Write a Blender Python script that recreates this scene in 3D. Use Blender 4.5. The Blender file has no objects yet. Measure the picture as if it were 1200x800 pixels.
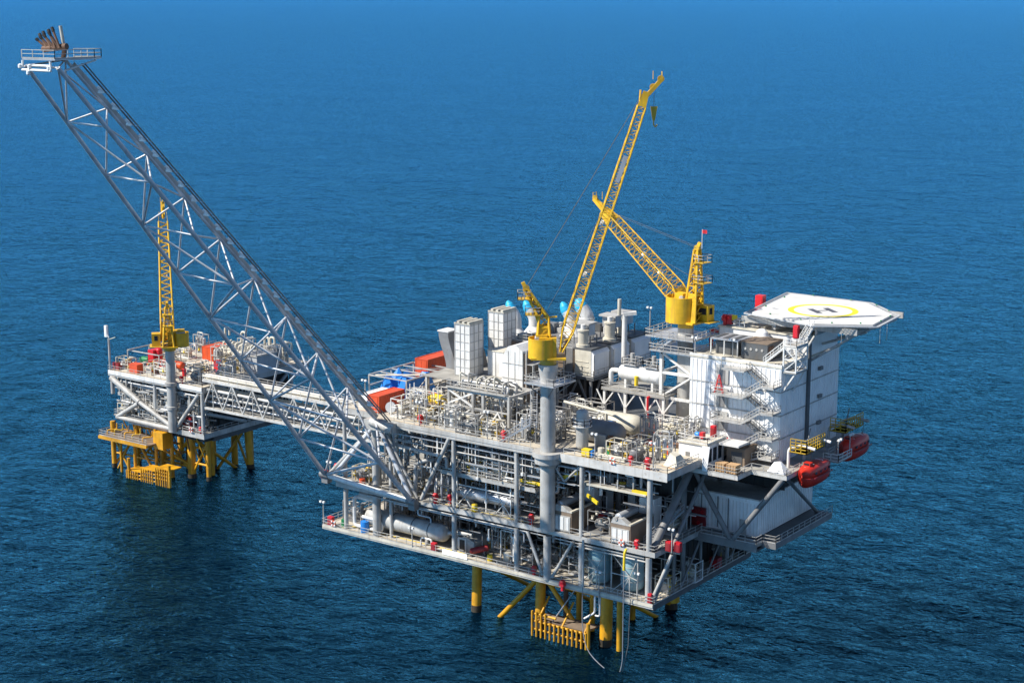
import bpy, math, random
from mathutils import Vector, Matrix, Quaternion
SC = bpy.context.scene
COL = SC.collection
PI = math.pi
rnd = random.Random(7)
V = Vector
# World frame: X along the long front face of the main platform (to the right), Y away from it, Z up, sea level 0, metres.

# ------------------------------------------------------------------ materials
def new_mat(name):
    m = bpy.data.materials.new(name); m.use_nodes = True
    nt = m.node_tree
    return m, nt, nt.nodes['Principled BSDF']

def paint(name, col, rough=0.5, var=0.25, rust=0.0, metal=0.0, scale=0.5, streak=0.25, bump=0.0, dirt=(0.16, 0.12, 0.08)):
    """weathered paint: broad noise in the tone, vertical run marks, rust or dirt spots"""
    m, nt, b = new_mat(name)
    N, L = nt.nodes, nt.links
    tc = N.new('ShaderNodeTexCoord'); geo = N.new('ShaderNodeNewGeometry')
    n1 = N.new('ShaderNodeTexNoise'); n1.inputs['Scale'].default_value = scale; n1.inputs['Detail'].default_value = 6
    L.new(geo.outputs['Position'], n1.inputs['Vector'])
    mp = N.new('ShaderNodeMapping'); mp.inputs['Scale'].default_value = (1.6, 1.6, 0.12)
    L.new(geo.outputs['Position'], mp.inputs['Vector'])
    n2 = N.new('ShaderNodeTexNoise'); n2.inputs['Scale'].default_value = 1.3; n2.inputs['Detail'].default_value = 5
    L.new(mp.outputs['Vector'], n2.inputs['Vector'])
    r1 = N.new('ShaderNodeMapRange'); r1.inputs['From Min'].default_value = .3; r1.inputs['From Max'].default_value = .72
    r1.inputs['To Min'].default_value = 1 - var; r1.inputs['To Max'].default_value = 1 + var * .25
    L.new(n1.outputs['Fac'], r1.inputs['Value'])
    mul = N.new('ShaderNodeMix'); mul.data_type = 'RGBA'; mul.blend_type = 'MULTIPLY'; mul.inputs['Factor'].default_value = 1
    mul.inputs['A'].default_value = (*col, 1)
    L.new(r1.outputs['Result'], mul.inputs['B'])
    r2 = N.new('ShaderNodeMapRange'); r2.inputs['From Min'].default_value = .52; r2.inputs['From Max'].default_value = .75
    r2.inputs['To Max'].default_value = streak
    L.new(n2.outputs['Fac'], r2.inputs['Value'])
    mx = N.new('ShaderNodeMix'); mx.data_type = 'RGBA'; mx.inputs['B'].default_value = (*dirt, 1)
    L.new(r2.outputs['Result'], mx.inputs['Factor']); L.new(mul.outputs['Result'], mx.inputs['A'])
    out = mx.outputs['Result']
    if rust > 0:
        n3 = N.new('ShaderNodeTexNoise'); n3.inputs['Scale'].default_value = 1.1; n3.inputs['Detail'].default_value = 9
        n3.inputs['Roughness'].default_value = .7
        L.new(geo.outputs['Position'], n3.inputs['Vector'])
        r3 = N.new('ShaderNodeMapRange'); r3.inputs['From Min'].default_value = .66 - .18 * rust; r3.inputs['From Max'].default_value = .74 - .1 * rust
        r3.inputs['To Max'].default_value = min(1, .5 + rust * .4)
        L.new(n3.outputs['Fac'], r3.inputs['Value'])
        m3 = N.new('ShaderNodeMix'); m3.data_type = 'RGBA'; m3.inputs['B'].default_value = (.13, .045, .018, 1)
        L.new(r3.outputs['Result'], m3.inputs['Factor']); L.new(out, m3.inputs['A'])
        out = m3.outputs['Result']
    L.new(out, b.inputs['Base Color'])
    b.inputs['Roughness'].default_value = rough
    b.inputs['Metallic'].default_value = metal
    return m

M = {
 'white':   paint('white_paint', (.76, .75, .72), .5, .2, .16, streak=.3),
 'bright':  paint('clean_white_paint', (.86, .86, .85), .45, .1, .06, streak=.14),
 'steel':   paint('light_grey_paint', (.47, .46, .435), .5, .32, .3, streak=.4),
 'grey':    paint('mid_grey_paint', (.21, .21, .21), .5, .32, .28, streak=.35),
 'galv':    paint('galvanised_steel', (.50, .515, .54), .36, .25, .06, metal=.35, streak=.2),
 'dark':    paint('dark_grey_paint', (.10, .105, .11), .55, .3, .15),
 'black':   paint('soot_and_shade_black', (.02, .02, .022), .6, .2, .0),  # also on inner walls and openings, where it stands for shade
 'deck':    paint('beige_deck_coating', (.56, .50, .40), .8, .3, .22, scale=.35, streak=.0),
 'deckg':   paint('grey_deck_grating', (.36, .345, .31), .8, .35, .2, scale=.5, streak=.0),
 'cream':   paint('cream_insulation', (.62, .58, .48), .6, .28, .14, streak=.25),
 'yellow':  paint('crane_yellow', (.80, .47, .014), .52, .3, .28, streak=.36),
 'jacket':  paint('jacket_yellow', (.68, .335, .010), .5, .35, .32, streak=.3, dirt=(.10, .06, .02)),
 'gold':    paint('tarnished_yellow', (.60, .38, .03), .5, .3, .15),
 'red':     paint('fire_red', (.62, .015, .025), .4, .15, .03),
 'darkred': paint('dull_red', (.30, .02, .025), .5, .25, .1),
 'orange':  paint('container_orange', (.68, .085, .02), .5, .22, .1),
 'boat':    paint('lifeboat_red', (.62, .03, .015), .38, .2, .04, streak=.25),
 'brown':   paint('weathered_brown', (.24, .18, .13), .7, .35, .3),
 'rusty':   paint('heat_rusted_steel', (.16, .085, .05), .7, .4, .5),
 'blue':    paint('tarpaulin_blue', (.02, .24, .72), .4, .3, .0),
 'sky':     paint('bright_cyan_cover', (.02, .42, .72), .5, .15, .0, streak=.05),
 'green':   paint('safety_green', (.01, .20, .07), .5, .2, .0),
 'teal':    paint('pale_teal_coating', (.27, .42, .46), .4, .25, .05, streak=.3),
 'wood':    paint('pale_crate_wood', (.52, .33, .17), .8, .3, .0),
 'glass':   paint('dark_window_glass', (.02, .03, .04), .1, .1, .0, streak=0),
 'rope':    paint('grey_rubber_hose', (.22, .23, .25), .6, .2, .0),
 'heli':    paint('helideck_white', (.70, .69, .66), .75, .22, .08, scale=.35, streak=.12),
 'helimark':paint('helideck_yellow', (.83, .66, .03), .7, .1, .0, streak=0),
 'helih':   paint('helideck_letter_grey', (.085, .09, .11), .7, .15, .0, streak=0),
 'net':     paint('net_grey', (.48, .50, .52), .6, .2, .0),
 'lamp':    paint('lamp_white', (.82, .82, .80), .3, .05, .0, streak=0),
 'silver':  paint('silver_boom_paint', (.60, .61, .63), .4, .3, .1, metal=.15, streak=.3),
 'offwhite':paint('dirty_white_paint', (.60, .585, .55), .5, .28, .25, streak=.4),
 'growth':  paint('marine_growth', (.05, .04, .025), .8, .5, .4),
 'redyell': paint('hazard_yellow', (.80, .58, .02), .5, .2, .05),
}

# ------------------------------------------------------------------ mesh builder
OR = {}
class MB:
    def __init__(s): s.v = []; s.f = []; s.sm = []; s.M = None
    def add(s, vs, fs, sm=False):
        k = len(s.v)
        if s.M is not None: vs = [tuple(s.M @ V(p)) for p in vs]
        s.v += [tuple(p) for p in vs]
        for f in fs: s.f.append([i + k for i in f]); s.sm.append(sm)
        return s
    def box(s, x0, x1, y0, y1, z0, z1):
        return s.add([(x0,y0,z0),(x1,y0,z0),(x1,y1,z0),(x0,y1,z0),(x0,y0,z1),(x1,y0,z1),(x1,y1,z1),(x0,y1,z1)],
              [(0,3,2,1),(4,5,6,7),(0,1,5,4),(1,2,6,5),(2,3,7,6),(3,0,4,7)])
    def cbox(s, c, sx, sy, sz, rz=0.0):          # centre of its base
        ca, sa = math.cos(rz), math.sin(rz); vs = []
        for z in (0, sz):
            for x, y in ((-1,-1),(1,-1),(1,1),(-1,1)):
                px, py = x*sx/2, y*sy/2
                vs.append((c[0]+px*ca-py*sa, c[1]+px*sa+py*ca, c[2]+z))
        return s.add(vs, [(0,3,2,1),(4,5,6,7),(0,1,5,4),(1,2,6,5),(2,3,7,6),(3,0,4,7)])
    def frame(s, d):
        d = d.normalized(); u = V((0,0,1)) if abs(d.z) < .95 else V((0,1,0))
        a = d.cross(u).normalized(); return a, a.cross(d).normalized()
    def beam(s, p, q, w, h=None):
        p, q = V(p), V(q); h = h or w; a, b = s.frame(q-p); vs = []
        for c in (p, q):
            for i, j in ((-1,-1),(1,-1),(1,1),(-1,1)): vs.append(c + a*i*w/2 + b*j*h/2)
        return s.add(vs, [(0,1,2,3),(7,6,5,4),(0,4,5,1),(1,5,6,2),(2,6,7,3),(3,7,4,0)])
    def tube(s, p, q, r, n=8, r2=None, cap=True):
        p, q = V(p), V(q); r2 = r if r2 is None else r2; a, b = s.frame(q-p)
        ring = lambda c, rr: [c + a*math.cos(2*PI*i/n)*rr + b*math.sin(2*PI*i/n)*rr for i in range(n)]
        s.add(ring(p, r)+ring(q, r2), [(i, i+n, (i+1)%n+n, (i+1)%n) for i in range(n)], True)
        if cap:
            s.add(ring(p, r), [tuple(range(n))]); s.add(ring(q, r2), [tuple(reversed(range(n)))])
        return s
    def pipe(s, pts, r, n=8, bend=None):
        pts = [V(p) for p in pts]; bend = bend or r*2.5; P = [pts[0]]
        for i in range(1, len(pts)-1):
            a, b, c = pts[i-1], pts[i], pts[i+1]
            d = min(bend, (b-a).length*.45, (c-b).length*.45)
            p0 = b + (a-b).normalized()*d; p1 = b + (c-b).normalized()*d
            for t in (0, .33, .67, 1): P.append(p0*(1-t)**2 + b*2*t*(1-t) + p1*t*t)
        P.append(pts[-1])
        rings = []; a = None
        for i, c in enumerate(P):
            d = (P[min(i+1, len(P)-1)] - P[max(i-1, 0)])
            if d.length < 1e-6: d = V((0,0,1))
            d.normalize()
            if a is None: a, b = s.frame(d)
            else:
                a = (a - d*a.dot(d)).normalized(); b = a.cross(d).normalized()
            rings.append([c + a*math.cos(2*PI*k/n)*r + b*math.sin(2*PI*k/n)*r for k in range(n)])
        vs = [p for R in rings for p in R]; fs = []
        for i in range(len(rings)-1):
            for k in range(n): fs.append((i*n+k, (i+1)*n+k, (i+1)*n+(k+1)%n, i*n+(k+1)%n))
        s.add(vs, fs, True)
        s.add(rings[0], [tuple(range(n))]); s.add(rings[-1], [tuple(reversed(range(n)))])
        return s
    def lathe(s, prof, o=(0,0,0), axis=(0,0,1), n=20):
        o = V(o); d = V(axis).normalized(); a, b = s.frame(d)
        for i in range(len(prof)-1):                     # every band its own vertices: crisp profile edges
            (r0, h0), (r1, h1) = prof[i], prof[i+1]
            ring = lambda r, h: [o + d*h + a*math.cos(2*PI*k/n)*r + b*math.sin(2*PI*k/n)*r for k in range(n)]
            s.add(ring(r0, h0)+ring(r1, h1), [(k, k+n, (k+1)%n+n, (k+1)%n) for k in range(n)], True)
        return s
    def drum(s, p, q, r, n=20, dome=.35):                 # horizontal or vertical vessel with domed heads
        p, q = V(p), V(q); L = (q-p).length; k = 7; h = r*dome*2
        prof = [(r*math.sin(PI/2*i/k), h*(1-math.cos(PI/2*i/k))) for i in range(k+1)]
        prof = [(max(x, .001), y) for x, y in prof]
        prof += [(x, L - y) for x, y in reversed(prof)]
        o = p; d = (q-p).normalized(); a, b = s.frame(d); vs = []; fs = []
        for r_, h_ in prof:
            vs += [o + d*h_ + a*math.cos(2*PI*i/n)*r_ + b*math.sin(2*PI*i/n)*r_ for i in range(n)]
        for j in range(len(prof)-1):
            for i in range(n): fs.append((j*n+i, (j+1)*n+i, (j+1)*n+(i+1)%n, j*n+(i+1)%n))
        return s.add(vs, fs, True)
    def prism(s, poly, z0, z1):
        n = len(poly)
        s.add([(x,y,z0) for x,y in poly]+[(x,y,z1) for x,y in poly],
              [tuple(reversed(range(n))), tuple(range(n,2*n))]+[(i,(i+1)%n,(i+1)%n+n,i+n) for i in range(n)])
        return s
    def hull(s, bottom, top):                             # two matching loops of 3D points
        n = len(bottom)
        return s.add(list(bottom)+list(top), [tuple(reversed(range(n))), tuple(range(n,2*n))]+[(i,(i+1)%n,(i+1)%n+n,i+n) for i in range(n)])
    def rail(s, pts, h=1.1, step=2.0, r=.035, closed=False, kick=True):
        pts = [V(p) for p in pts]
        if closed: pts.append(pts[0])
        for a, b in zip(pts, pts[1:]):
            L = (b-a).length; n = max(1, round(L/step))
            for i in range(n+1):
                p = a.lerp(b, i/n); s.beam(p, p+V((0,0,h)), r*2)
            for z in (h, h*.55): s.beam(a+V((0,0,z)), b+V((0,0,z)), r*2)
            if kick: s.beam(a+V((0,0,.08)), b+V((0,0,.08)), .03, .16)
        return s
    def lattice(s, A, B, n, rc, rl, cap=True):
        """box lattice between two quads of corner points (lists of 4), chords + zigzag lacing"""
        A = [V(p) for p in A]; B = [V(p) for p in B]
        for i in range(4): s.tube(A[i], B[i], rc, 6)
        for k in range(n):
            for i in range(4):
                j = (i+1) % 4
                p0, p1 = A[i].lerp(B[i], k/n), A[i].lerp(B[i], (k+1)/n)
                q0, q1 = A[j].lerp(B[j], k/n), A[j].lerp(B[j], (k+1)/n)
                mid = q0.lerp(q1, .5)
                s.tube(p0, mid, rl, 5, cap=False); s.tube(mid, p1, rl, 5, cap=False)
        return s
    def build(s, name, mat, parent=None, loc=None):
        me = bpy.data.meshes.new(name)
        o0 = V((0,0,0))
        if parent is not None: o0 = OR[parent.name]
        elif loc is not None: o0 = V(loc)
        me.from_pydata([(p[0]-o0.x, p[1]-o0.y, p[2]-o0.z) for p in s.v], [], s.f)
        me.polygons.foreach_set('use_smooth', s.sm)
        me.materials.append(M[mat] if isinstance(mat, str) else mat)
        me.update()
        o = bpy.data.objects.new(name, me); COL.objects.link(o)
        if parent is not None:
            o.parent = parent; OR[o.name] = o0
        else:
            o.location = o0; OR[o.name] = o0
        return o

def tag(o, label, cat, group=None):
    o['label'] = label; o['category'] = cat
    if group: o['group'] = group
    return o
def thing(name, label, cat, loc, group=None):
    o = bpy.data.objects.new(name, None); COL.objects.link(o); o.location = loc; o.empty_display_size = .5
    OR[o.name] = V(loc)
    return tag(o, label, cat, group)
def solo(mb, name, mat, loc, label, cat, group=None):
    return tag(mb.build(name, mat, None, loc), label, cat, group)
def copy_thing(o, loc, label, rz=None, group=None):
    kids = [c for c in bpy.data.objects if c.parent == o]
    r = o.copy(); COL.objects.link(r); r.location = loc; r['label'] = label
    if rz is not None: r.rotation_euler = (0,0,rz)
    if group: r['group'] = group
    for ch in kids:
        c = ch.copy(); COL.objects.link(c); c.parent = r
        for g in [g for g in bpy.data.objects if g.parent == ch]:
            d = g.copy(); COL.objects.link(d); d.parent = c
    return r
R_ = V((.809, .588, 0)); A_ = V((-.588, .809, 0))      # two handy horizontal directions
# ------------------------------------------------------------------ sea, light, camera
def make_sea():
    m, nt, b = new_mat('open_sea'); N, L = nt.nodes, nt.links
    geo = N.new('ShaderNodeNewGeometry')
    mp = N.new('ShaderNodeMapping'); mp.inputs['Rotation'].default_value = (0, 0, math.radians(-32)); mp.inputs['Scale'].default_value = (.74, 1, 1)
    L.new(geo.outputs['Position'], mp.inputs['Vector'])
    def noise(sc, det, rough=.55, dist=0.0, vec=mp):
        n = N.new('ShaderNodeTexNoise'); n.inputs['Scale'].default_value = sc; n.inputs['Detail'].default_value = det
        n.inputs['Roughness'].default_value = rough; n.inputs['Distortion'].default_value = dist
        L.new(vec.outputs[0], n.inputs['Vector']); return n
    big = noise(.045, 3); mid = noise(.21, 4, .6, .5); fine = noise(.85, 5, .62, .8)
    def bump(n, dist, prev=None, st=1.0):
        bp = N.new('ShaderNodeBump'); bp.inputs['Distance'].default_value = dist; bp.inputs['Strength'].default_value = st
        L.new(n.outputs['Fac'], bp.inputs['Height'])
        if prev: L.new(prev.outputs['Normal'], bp.inputs['Normal'])
        return bp
    m2 = noise(.45, 3, .6, .6); b0 = bump(noise(.016, 3), 6.0); b1 = bump(big, 4.2, b0); b2 = bump(m2, 1.1, bump(mid, 1.9, b1)); b3 = bump(fine, .65, b2)
    patch = noise(.006, 4, .6, 0, geo)
    r = N.new('ShaderNodeMix'); r.data_type = 'RGBA'
    r.inputs['A'].default_value = (.0003, .004, .010, 1); r.inputs['B'].default_value = (.0004, .006, .015, 1)
    L.new(patch.outputs['Fac'], r.inputs['Factor'])
    df = N.new('ShaderNodeBsdfDiffuse'); L.new(r.outputs['Result'], df.inputs['Color'])
    gl = N.new('ShaderNodeBsdfGlossy'); gl.inputs['Color'].default_value = (.13, .53, 1, 1); gl.inputs['Roughness'].default_value = .10
    L.new(b3.outputs['Normal'], gl.inputs['Normal'])
    fr = N.new('ShaderNodeFresnel'); fr.inputs['IOR'].default_value = 1.33; L.new(b3.outputs['Normal'], fr.inputs['Normal'])
    fg = N.new('ShaderNodeFresnel'); fg.inputs['IOR'].default_value = 1.33
    def mth(op, x, y):
        m_ = N.new('ShaderNodeMath'); m_.operation = op
        for i_, q_ in ((0, x), (1, y)):
            if isinstance(q_, float): m_.inputs[i_].default_value = q_
            else: L.new(q_, m_.inputs[i_])
        return m_.outputs[0]
    k = mth('MULTIPLY', mth('MULTIPLY', mth('POWER', fg.outputs['Fac'], .92), mth('POWER', fr.outputs['Fac'], 1.4)), 6.8)
    st = noise(.011, 5, .65, .6); rr = N.new('ShaderNodeMapRange'); rr.inputs['From Min'].default_value = .3; rr.inputs['From Max'].default_value = .7; rr.inputs['To Min'].default_value = .88; rr.inputs['To Max'].default_value = 1.12; L.new(st.outputs['Fac'], rr.inputs['Value'])
    ch = noise(.17, 5, .75, .4); r5 = N.new('ShaderNodeMapRange'); r5.inputs['From Min'].default_value = .3; r5.inputs['From Max'].default_value = .7; r5.inputs['To Min'].default_value = .45; r5.inputs['To Max'].default_value = 1.6; L.new(ch.outputs['Fac'], r5.inputs['Value'])  # noise varies the reflection, standing in for glints of crests and troughs
    k = mth('MULTIPLY', k, mth('MULTIPLY', rr.outputs['Result'], r5.outputs['Result']))
    ms = N.new('ShaderNodeMixShader'); L.new(k, ms.inputs['Fac']); L.new(df.outputs[0], ms.inputs[1]); L.new(gl.outputs[0], ms.inputs[2])
    L.new(ms.outputs[0], nt.nodes['Material Output'].inputs['Surface']); N.remove(b)
    s = MB(); n = 96; R = 60000
    s.add([(0,0,0)] + [(math.cos(2*PI*i/n)*R, math.sin(2*PI*i/n)*R, 0) for i in range(n)], [(0, 1+i, 1+(i+1)%n) for i in range(n)])
    o = s.build('water', m); o['kind'] = 'structure'
make_sea()
SUN_EL = 46; SUN_DIR = V((-.63, -.77, 0)).normalized()
sd = V((SUN_DIR.x*math.cos(math.radians(SUN_EL)), SUN_DIR.y*math.cos(math.radians(SUN_EL)), math.sin(math.radians(SUN_EL))))
lt = bpy.data.lights.new('sun', 'SUN'); lt.energy = 5.0; lt.angle = math.radians(.53); lt.color = (1, .945, .85)
lo = bpy.data.objects.new('sun', lt); COL.objects.link(lo); lo.rotation_mode = 'QUATERNION'
lo.rotation_quaternion = (-sd).to_track_quat('-Z', 'Y'); lo.location = (0, 0, 300)
w = bpy.data.worlds.new('World'); SC.world = w; w.use_nodes = True
nt = w.node_tree; bg = nt.nodes['Background']; sk = nt.nodes.new('ShaderNodeTexSky')
sk.sky_type = 'NISHITA'; sk.sun_disc = False; sk.sun_elevation = math.radians(SUN_EL)
sk.sun_rotation = math.atan2(sd.x, sd.y); sk.air_density = 1.0; sk.dust_density = 0.0; sk.ozone_density = 4.0; sk.altitude = 2500
nt.links.new(sk.outputs['Color'], bg.inputs['Color']); bg.inputs['Strength'].default_value = .09
cd = bpy.data.cameras.new('camera'); cam = bpy.data.objects.new('camera', cd); COL.objects.link(cam); SC.camera = cam
cam.location = (122.48, -203.71, 100); cam.rotation_euler = (PI/2 - math.atan(420/2000), 0, math.radians(36))
cd.sensor_width = 36; cd.lens = 60; cd.clip_start = 1; cd.clip_end = 100000
SC.view_settings.view_transform = 'Standard'; SC.view_settings.look = 'None'; SC.view_settings.exposure = .55; SC.view_settings.gamma = 1
SC.view_settings.use_curve_mapping = False
# ------------------------------------------------------------------ main platform: decks, columns, braces, jacket
PF = thing('production_platform', 'large offshore production platform of stacked steel decks on thick yellow jacket legs', 'platform', (-30, 18, 0))
def deck(name, x0, x1, y0, y1, z0, z1, top='deck', side='steel', joists=4):
    d = MB().box(x0, x1, y0, y1, z1-.12, z1).build(name, top, PF)
    g = MB(); h = z1-.125
    t = .28
    g.box(x0-.02, x1+.02, y0-.02, y0+t, z0, z1-.03); g.box(x0-.02, x1+.02, y1-t, y1+.02, z0, z1-.03)
    g.box(x0-.02, x0+t, y0+t+.003, y1-t-.003, z0, z1-.03); g.box(x1-t, x1+.02, y0+t+.003, y1-t-.003, z0, z1-.03)
    n = int((x1-x0)/joists)
    for i in range(1, n):
        x = x0+(x1-x0)*i/n; g.box(x-.12, x+.12, y0+t+.003, y1-t-.003, z0+.05, h)
    m = int((y1-y0)/6)
    for i in range(1, m):
        y = y0+(y1-y0)*i/m; g.box(x0+t+.003, x1-t-.003, y-.15, y+.15, z0+.02, z0+.3)
    g.build('deck_beam', side, d)
    return d
DL = deck('lower_deck', -65, 0, 0, 30, 10.1, 10.8, 'deck')
DM = deck('middle_deck', -62, 0, .3, 34, 17.95, 18.6, 'deckg', 'steel')
DMZ = deck('mezzanine_deck', -40.5, -22, 1.2, 14, 23.7, 24.2, 'deckg')
DT = deck('top_deck', -54, 2, 0, 42, 30.0, 31.0, 'deck')
DB = deck('laydown_deck', -63, -54.3, 2.4, 34, 30.1, 30.9, 'deck')
DR = deck('side_deck', .35, 12.0, 15.0, 34, 17.6, 18.5, 'dark', 'grey')
MB().box(-.8, 9.8, 13.1, 14.95, 18.0, 18.45).build('walkway', 'deckg', PF)
MB().box(-.9, 9.9, 12.85, 13.07, 17.3, 18.5).build('edge_beam', 'grey', PF)
DQ = deck('quarters_deck', 2.3, 14.0, 13.8, 42, 28.9, 29.5, 'deckg', 'offwhite')
DQ2 = deck('quarters_front_deck', -2.3, 8.2, 9.6, 13.7, 28.9, 29.5, 'deckg', 'offwhite')
# handrails
def rail_on(d, pts, **k): MB().rail(pts, **k).build('handrail', 'steel', d)
rail_on(DL, [(-65,30,10.8),(-65,0,10.8),(0,0,10.8),(0,30,10.8)])
rail_on(DM, [(-62,20,18.6),(-62,.3,18.6),(-46,.3,18.6)]); rail_on(DM, [(-42,.3,18.6),(-22,.3,18.6)]); rail_on(DM, [(-15,.3,18.6),(0,.3,18.6),(0,14,18.6)])
rail_on(DMZ, [(-40.5,1.2,24.2),(-22,1.2,24.2),(-22,14,24.2)])
rail_on(DT, [(-51,0,31),(-22,0,31)]); rail_on(DT, [(-16,0,31),(2,0,31),(2,9,31)])
rail_on(DB, [(-54.4,2.4,30.9),(-63,2.4,30.9),(-63,34,30.9)])
rail_on(DR, [(.4,13.0,18.5),(9.8,13.0,18.5),(9.8,15.0,18.5),(12,15,18.5),(12,34,18.5)])
rail_on(DQ2, [(-2.3,9.6,29.5),(8.2,9.6,29.5),(8.2,13.8,29.5)]); rail_on(DQ, [(8.3,13.8,29.5),(14,13.8,29.5),(14,18,29.5)]); rail_on(DQ, [(14,27.5,29.5),(14,34,29.5)])
# toe plates and white kick boards on the top-deck edge
MB().box(-16.5, 2.05, -.1, -.023, 29.85, 31.12).build('edge_plate', 'offwhite', PF)
MB().box(-53, -21.5, -.1, -.023, 30.5, 31.1).build('edge_plate', 'steel', PF)
MB().box(-16.9, .05, .2, .277, 18.0, 18.7).build('edge_plate', 'steel', PF)
MB().box(-64.9, -.05, -.11, -.024, 10.4, 10.78).build('edge_plate', 'cream', PF)
# columns
def col(x, y, z0, z1, r, mat='steel'): MB().tube((x,y,z0), (x,y,z1), r, 12).build('column', mat, PF)
for x, r, y in ((-53.7,.62,.9),(-37.2,.36,.5),(-25,.36,.5),(-13,.36,.5),(-1.2,.42,.6),(-60.3,.34,.8),(-51.0,.3,1.4)):
    col(x, y, 10.8, 17.7, r*1.15 if x > -50 or x < -52 else r); col(x, y, 18.6, 30, r)
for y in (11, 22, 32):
    for x in (-60, -50, -37, -25, -13, -1.5): col(x, y, 10.8, 30, .4, 'dark' if y > 12 else 'grey')  # inner rows in darker paint, deepest darkest: shade put into the colour
def brace(p, q, r=.3, mat='steel', name='brace'): MB().tube(p, q, r, 10).build(name, mat, PF)
brace((-50.8,.3,28.6), (-44.6,.3,19), .32); brace((-37.9,.2,30), (-43.7,.3,19), .32)
brace((-22.8,.3,17.6), (-19.9,.3,11.2), .26); brace((-14.4,.3,17.6), (-18.2,.3,11.2), .26)
brace((1.6,2.4,18.2), (-.6,.5,11.1), .26)
brace((0,3,18.4), (2.6,3,18.4), .15)
brace((-1.0,12.2,28.7), (-1.0,1.3,18.9), .62, 'grey'); brace((-.8,12.4,28.6), (5.4,13.0,18.6), .42, 'grey'); brace((13.3,14.2,28.9), (5.9,13.1,18.6), .42, 'grey')
brace((13.3,15,28.9), (9.8,33,18.6), .3, 'grey'); brace((.8,14,28.7),(.8,4,18.8), .3, 'grey')
brace((-13,.8,29.9), (-16.4,.9,26.6), .18); brace((-16.4,.8,26.6), (-18.4,.8,29.0), .18)
for x0, x1 in ((-60,-50),(-50,-37),(-37,-25),(-25,-13),(-13,-1.5)):
    for y in (11, 22):
        brace((x0+.4,y,11), (x1-.4,y,17.5), .22, 'grey'); brace((x0+.4,y,29.6), (x1-.4,y,18.8), .24, 'grey')
# lower right end: knee frames seen on the shaded side
for y in (6, 14, 22, 29):
    brace((-.1,y,11), (-.1,y,17.5), .22, 'grey'); brace((-.1,y,17.4), (-.1,y-6 if y > 6 else .5,11), .18, 'grey')
# jacket: legs, conductors, horizontal and diagonal bracing (yellow)
def jleg(p, q, r, name='jacket_leg', mat='jacket'): MB().tube(p, q, r, 16).build(name, mat, PF)
for x in (-36.8, -24.2, -11.8):
    for y in (6, 25): jleg((x, y, 9.9), (x, y + (.5 if y > 10 else -.4), -3), .98 if x > -20 else .82)
jleg((-24.2,6,8.6), (-34,6,-2), .42, 'jacket_brace'); jleg((-23.5,6,8.6), (-14,6,-2), .36, 'jacket_brace')
jleg((-36,6,7.9), (-12.6,6,7.9), .55, 'jacket_brace'); jleg((-36,25,7.9), (-12.6,25,7.9), .5, 'jacket_brace')
for x in (-36.8,-24.2,-11.8): jleg((x,6.8,7.9), (x,24.3,7.9), .45, 'jacket_brace'); jleg((x,7,8),(x,24,-2), .35, 'jacket_brace')
for i in range(4):
    for j in range(3): jleg((-21.8+i*2.5, 9.5+j*4, 9.9), (-21.8+i*2.5, 9.5+j*4, -3), .42 + .06*((i+j) % 2), 'conductor', 'jacket' if (i+j) % 3 else 'rusty')
jleg((-8.9,5,9.9), (-8.9,5,-3), .42, 'caisson'); jleg((-13.0,2.6,4.2), (-13.0,2.6,-3), .3, 'caisson'); jleg((-3.4,12,9.9),(-3.4,12,7.0),.8,'caisson')
for x in (-36.8,-24.2,-11.8):
    rr = .98 if x > -20 else .82
    MB().tube((x,5.66,-3),(x,5.68,1.1),rr+.05,16).build('splash_band','growth',PF); MB().tube((x,25.4,-3),(x,25.4,1.1),rr+.05,16).build('splash_band','growth',PF)
for x in (-36.8,-24.2,-11.8): MB().lathe([(1.0,8.6),(1.28,8.9),(1.28,9.88)], (x,6,0), n=16).build('leg_collar', 'jacket', PF)
# boat landing: yellow fender grid of vertical bars at the waterline
BL = thing('boat_landing', 'yellow barred boat landing fender at the waterline under the large platform', 'boat landing', (-18.2, 3, 0))
MB().box(-23.0,-13.4,3.0,6.2,2.5,2.7).build('landing_deck', 'brown', BL)
f = MB()
for z in (-.2, 1.1, 2.4): f.tube((-23.4,2.6,z), (-13.1,2.6,z), .2, 8)
f.tube((-23.4,2.6,3.6), (-19,2.6,3.6), .2, 8)
f.build('fender_rail', 'jacket', BL)
for i in range(13):
    x = -23.3+i*.84; MB().tube((x,2.3,-1.2), (x,2.3,4.1 if i < 4 else 2.7), .17, 7).build('fender_bar', 'jacket', BL)
f = MB()
for x in (-22.6,-18,-13.8): f.tube((x,2.7,2.3), (x,6.0,5.5), .16, 7); f.tube((x,2.7,-.5),(x,6,-2),.16,7)
f.build('fender_support', 'jacket', BL)
MB().beam((-20,3.2,2.8),(-15.4,3.4,9.6),.35,.1).build('ladder', 'galv', BL)
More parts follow.
